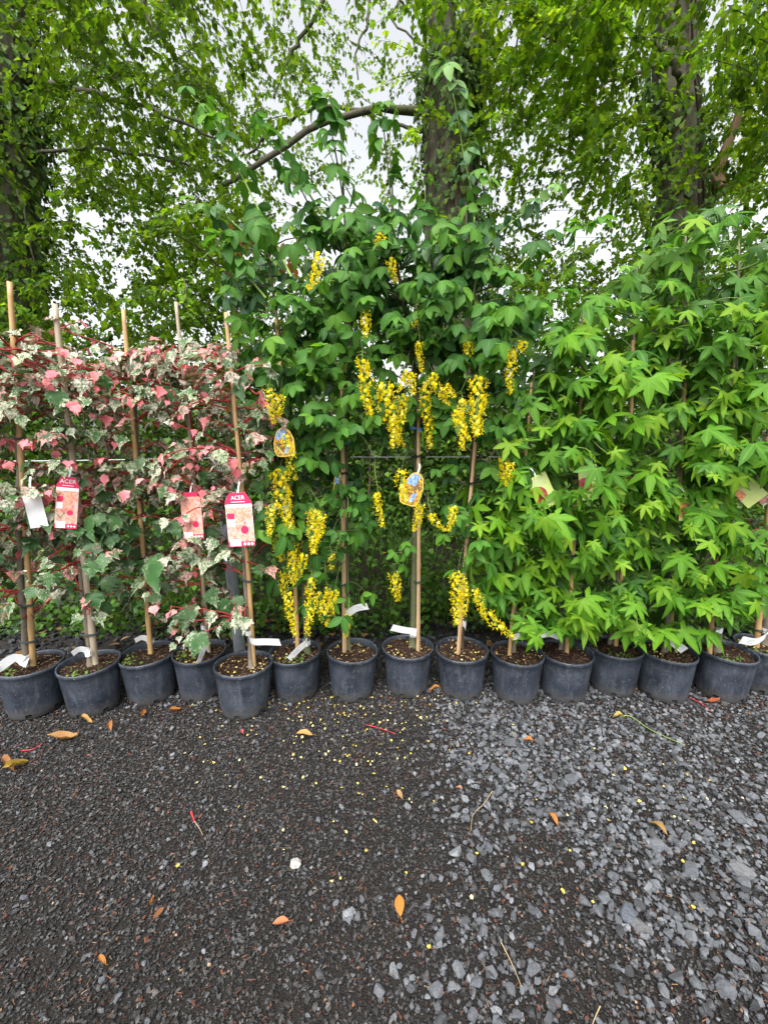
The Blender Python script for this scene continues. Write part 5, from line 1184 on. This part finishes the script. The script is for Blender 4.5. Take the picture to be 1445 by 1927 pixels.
# larger stones one by one
def stone_obj(px, py, w_px, label, seed, colr=(.14, .148, .162), flat=.5, group='larger loose stones'):
    p = ground_at(px, py); p.z = hump(p.x, p.y); Z = proj(np.array(p))[2]; s = w_px * Z / F / 2; r = np.random.default_rng(seed)
    V, T = hull(20, flat, 900 + seed, .75); bm_ = V * s * np.array([1, 1.05, 1]); a = r.uniform(0, 6.3); Rm = rots([a], [r.normal(0, .12)], [r.normal(0, .12)])[0]
    b = MB(); b.add(bm_ @ Rm.T + np.array([0, 0, s * .22]), T, 0, np.array(colr) * r.uniform(.85, 1.15)); o = b.obj('loose_stone', M['stone'], None, False, p); tag(o, label, 'stone', group)
for i, (px, py, w_, lab) in enumerate([
    (1299, 1641, 34, 'blocky grey stone just left of the biggest pale one'), (1237, 1593, 30, 'grey stone under the thin curved ochre leaf'), (1387, 1536, 30, 'long pale stone above the biggest pale one, near the right edge'),
    (1136, 1694, 28, 'oblong two toned stone up left of the bluish one'), (1101, 1701, 24, 'squarish stone, left one of a close pair above centre of the broken stones'), (1126, 1718, 24, 'lumpy dark stone wedged between the squarish and oblong ones'),
    (936, 1721, 24, 'chunky stone right of the orange oval leaf, at the edge of the patch'), (908, 1756, 22, 'smooth dark rounded stone below the chunky one'), (863, 1829, 27, 'pale triangular stone low down beside the fine grit'), (923, 1834, 26, 'pale faceted stone level with the triangular one, left of the bent tan twig'),
    (971, 1915, 22, 'round pale stone at the bottom edge right of centre'), (890, 1915, 24, 'tall grey stone at the bottom edge, left of the round pale one'), (961, 1869, 24, 'grey stone at the foot of the bent tan twig'), (888, 1621, 26, 'long slanting stone at the left rim of the broken stones'),
    (916, 1651, 26, 'notched grey stone just below the long slanting one'), (961, 1398, 30, 'broad flat slab among the stones close under the pots'), (1076, 1465, 26, 'pale pointed stone in the middle of the upper stone patch'), (1382, 1809, 30, 'slanting grey stone low at the right, topmost of three'),
    (1365, 1867, 34, 'large grey stone low at the right, lowest of three'), (1312, 1857, 28, 'narrow grey stone low at the right, left of the two larger ones'), (600, 1548, 14, 'small bluish pebble alone in the fine grit, above the whitish stone'), (672, 1732, 18, 'pale blue grey stone between the pinkish orange and the oval leaf'),
    (714, 1872, 24, 'largest stone in the fine grit, near the bottom'), (305, 1668, 13, 'small wedge of slate above the crumpled orange leaf')]):
    stone_obj(px, py, w_, lab, i)
stone_obj(1395, 1640, 42, 'biggest pale grey stone near the right edge of the yard', 60, (.16, .162, .168), .4)
stone_obj(1205, 1752, 36, 'rounded flat grey stone lying against a bluish one', 61, (.14, .14, .145), .4)
stone_obj(1182, 1727, 36, 'bluish grey stone touching a rounded flat stone', 62, (.13, .145, .175), .5)
stone_obj(556, 1632, 22, 'whitish stone alone in the dark fine grit', 63, (.55, .53, .50), .6)
stone_obj(988, 1386, 14, 'pale wedge of stone below the pots', 64, (.3, .3, .31), .5)

# fallen petals, red bud scales and chaff
L = MB(); r = np.random.default_rng(5)
def scatter(tpl, pts, lo, hi, cols, tiltv=.3, lift=.003):
    n = len(pts); x, y = pts[:, 0], pts[:, 1]; z = np.array([hump(a, b_) for a, b_ in zip(x, y)]) + lift
    L.many(tpl[0], tpl[1], rots(r.uniform(0, 6.3, n), r.normal(0, tiltv, n), r.normal(0, tiltv, n)), np.column_stack([x, y, z]), r.uniform(lo, hi, n), np.array(cols)[r.integers(len(cols), size=n)] * r.uniform(.7, 1.2, (n, 1)))
def px_cloud(n, x0, x1, y0, y1, fn): 
    out = []
    while len(out) < n:
        a, c_ = r.uniform(x0, x1), r.uniform(y0, y1)
        if r.random() < fn(a, c_): p = ground_at(a, c_); out.append((p.x, p.y))
    return np.array(out)
YEL = [(.74, .60, .12), (.78, .66, .26), (.66, .50, .10), (.70, .62, .34)]
scatter(PETAL, px_cloud(250, 330, 1020, 1300, 1560, lambda a, c_: math.exp(-((a - 640) / 230) ** 2 - ((c_ - 1310) / 105) ** 2)), .006, .014, YEL)
scatter(PETAL, px_cloud(60, 250, 1400, 1400, 1900, lambda a, c_: math.exp(-((c_ - 1400) / 240) ** 2)), .008, .017, YEL)
tag(L.obj('fallen_petals', M['petal']), 'yellow flower petals fallen on the grit in front of the pots', 'petals', None, 'stuff')
L = MB()
scatter(SPLINT, px_cloud(1700, -60, 1500, 1310, 1927, lambda a, c_: .35 + .65 * math.exp(-((c_ - 1310) / 160) ** 2)), .003, .009, [(.15, .055, .028), (.22, .09, .045), (.10, .04, .025), (.26, .16, .085)], .25, .004)
scatter(PETAL, px_cloud(420, -60, 1500, 1310, 1927, lambda a, c_: .3 + .7 * math.exp(-((c_ - 1320) / 90) ** 2)), .004, .009, [(.16, .07, .035), (.22, .13, .08), (.20, .08, .035), (.28, .20, .13)], .35)
scatter(PETAL, px_cloud(420, -60, 1500, 1296, 1352, lambda a, c_: 1), .005, .013, [(.15, .065, .03), (.22, .13, .075), (.10, .05, .03), (.24, .10, .04)], .4)
tag(L.obj('plant_debris', M['litter']), 'reddish brown bud scales and chaff scattered on the grit', 'plant debris', None, 'stuff')
# dead leaves behind the pots
L = MB(); X = r.uniform(-2.6, 2.6, 120); Yy = r.uniform(2.55, 3.25, 120)
L.many(SLW[0], SLW[1], rots(r.uniform(0, 6.3, 120), r.normal(0, .3, 120), r.normal(0, .4, 120)), np.column_stack([X, Yy, [max(hump(a, b_), bank_z(a, b_)) + .02 for a, b_ in zip(X, Yy)]]), r.uniform(.04, .085, 120), np.array([(.24, .12, .05), (.16, .085, .045), (.32, .20, .10)])[r.integers(3, size=120)] * r.uniform(.6, 1.2, (120, 1)), 0, SLW[2])
tag(L.obj('leaf_litter', M['petal'], None, True), 'brown leaf litter on the ground behind the pots', 'leaf litter', None, 'stuff')
# fallen leaves one by one
def fallen(px, py, w_px, label, colr, seed, crumple=.12, ang=None, wide=.3):
    p = ground_at(px, py); p.z = hump(p.x, p.y) + .006; Z = proj(np.array(p))[2]; s = .9 * w_px * Z / F; colr = tuple(.72 * x for x in colr); r_ = np.random.default_rng(seed)
    n = 7; V = []; T = []
    for i in range(n):
        u = i / (n - 1); wd = wide * math.sin(PI * min(1, u * .96 + .04)) ** .8 + .01; bend = crumple * math.sin(PI * u + seed) 
        for k, e in enumerate((-1, -.5, 0, .5, 1)): V.append((e * wd * (1 - crumple), u - .5, abs(e) * wd * (.5 + crumple) + bend * .5 + r_.normal(0, crumple * .12)))
    for i in range(n - 1):
        for k in range(4): a = i * 5 + k; T += [(a, a + 1, a + 6), (a, a + 6, a + 5)]
    V = np.array(V); V[:, 2] -= V[:, 2].min(); b = MB(); rib = np.array([1 if j % 5 == 2 else 0 for j in range(len(V))], float)
    b.add(V * s, T, 0, np.array(colr), rib); v, t = tube([(0, -.5 * s, .002), (0.03 * s, -.72 * s, .004)], .0012, 4); b.add(v, t, 0, np.array(colr) * .7)
    o = b.obj('fallen_leaf', M['petal'], None, True, p); o.rotation_euler = (r_.normal(0, .08), r_.normal(0, .08), r_.uniform(0, 6.3) if ang is None else ang); tag(o, label, 'leaf', 'fallen leaves on the grit')
OR = (.50, .20, .05); BR = (.30, .13, .06); PK = (.62, .22, .10); TA = (.46, .30, .14)
for i, (px, py, w_, lab, cl, cr, an) in enumerate([
    (118, 1395, 52, 'large curled tan leaf at the far left in front of the pots', (.48, .26, .10), .3, 1.9), (30, 1448, 44, 'ochre yellow leaf standing at the left edge', (.42, .28, .05), .3, 2.7), (572, 1383, 34, 'pale orange leaf lying below the forwardmost pot', (.66, .36, .12), .1, 1.5),
    (752, 1712, 40, 'upright orange oval leaf in the middle of the grit', (.62, .27, .06), .03, .05), (528, 1746, 32, 'pinkish orange leaf left of the middle of the grit', PK, .08, 1.7), (288, 1702, 32, 'crumpled orange brown leaf left in the fine grit', (.46, .20, .06), .5, .4), (300, 1722, 26, 'narrow brown leaf strip beside the crumpled one', BR, .2, -.4),
    (192, 1812, 24, 'torn orange scrap of leaf low at the left', OR, .4, 1.2), (1040, 1544, 26, 'orange brown leaf on the broken stones', OR, .2, .4), (1238, 1562, 34, 'thin curved ochre leaf on the broken stones at right', (.40, .24, .08), .3, .5), (818, 1308, 24, 'ragged orange leaf between two pots right of the middle', OR, .4, 1.4),
    (1187, 1302, 20, 'orange brown leaf behind the middle star tree pots', OR, .3, .9), (1340, 1325, 30, 'reddish torn leaf in front of the last star tree pot', (.42, .12, .05), .4, 1.7), (752, 1504, 22, 'small tan orange leaf above the oval leaf', TA, .3, .5), (163, 1362, 30, 'small curled yellow brown leaf near the second big pot', (.52, .32, .10), .4, 1.3),
    (206, 1373, 26, 'small rust leaf beside the curled yellow brown leaf', OR, .4, .8), (994, 1397, 20, 'small orange leaf on the stones under the first star tree pot', OR, .3, 1.2), (862, 1490, 16, 'tiny pink tan leaf scrap at the edge of the stones', (.55, .30, .2), .4, .9), (270, 1347, 24, 'rust coloured leaf in front of the long caned maple', OR, .4, .3), (330, 1340, 22, 'rust scrap between two maple pots', OR, .4, 2.0),
    (15, 1448, 40, 'rust brown leaf cut by the left edge', (.40, .17, .07), .4, 1.2), (455, 1380, 14, 'bright pink leaf scrap below the forwardmost pot', (.6, .10, .12), .2, .7), (1163, 1355, 22, 'yellow curled leaf at the end of a pale stalk', (.50, .38, .12), .4, 1.4)]):
    fallen(px, py, w_, lab, cl, 500 + i, cr, an, .26 if w_ > 28 else .32)
def twig(pts, rad, mat, label):
    ps = [ground_at(*p) for p in pts]; base = ps[0].copy(); base.z = 0
    for p in ps: p.z = hump(p.x, p.y) + .006 + rng.uniform(0, .008)
    v, t = tube(smooth_path([p - base for p in ps], 12), list(np.linspace(rad, rad * .5, 13)), 5); b = MB(); b.add(v, t); o = b.obj('fallen_twig', M[mat], None, True, base); tag(o, label, 'twig', 'twigs on the grit')
M['dry'] = plain('dry_stalk', (.36, .27, .15), .7, .3, .3)
twig([(360, 1530), (364, 1542), (367, 1550)], .0045, 'red_stem', 'short bright red leaf stalk in the fine grit')
twig([(367, 1550), (376, 1562), (382, 1576)], .0016, 'dry', 'thin dry stalk below the bright red one')
twig([(1165, 1352), (1185, 1352), (1225, 1378), (1290, 1406)], .0022, 'lime_stem', 'long pale green stalk on the stones below the pots')
twig([(942, 1783), (962, 1820), (981, 1866)], .0016, 'dry', 'bent tan twig low on the right stones')
twig([(926, 1492), (910, 1518), (890, 1540), (885, 1572)], .0016, 'dry', 'curving thin grey twig at the edge of the stones')
twig([(690, 1368), (715, 1375), (745, 1388)], .0022, 'red_stem', 'thin red stalk below the middle pots')
twig([(1298, 1318), (1320, 1330), (1338, 1342)], .0024, 'red_stem', 'red stalk before the last star tree pot')
twig([(40, 1418), (62, 1414), (82, 1404)], .0024, 'red_stem', 'red stalk beside the large curled tan leaf')
twig([(1128, 1905), (1118, 1927), (1110, 1950)], .0018, 'dry', 'tan twig at the bottom edge of the photo')
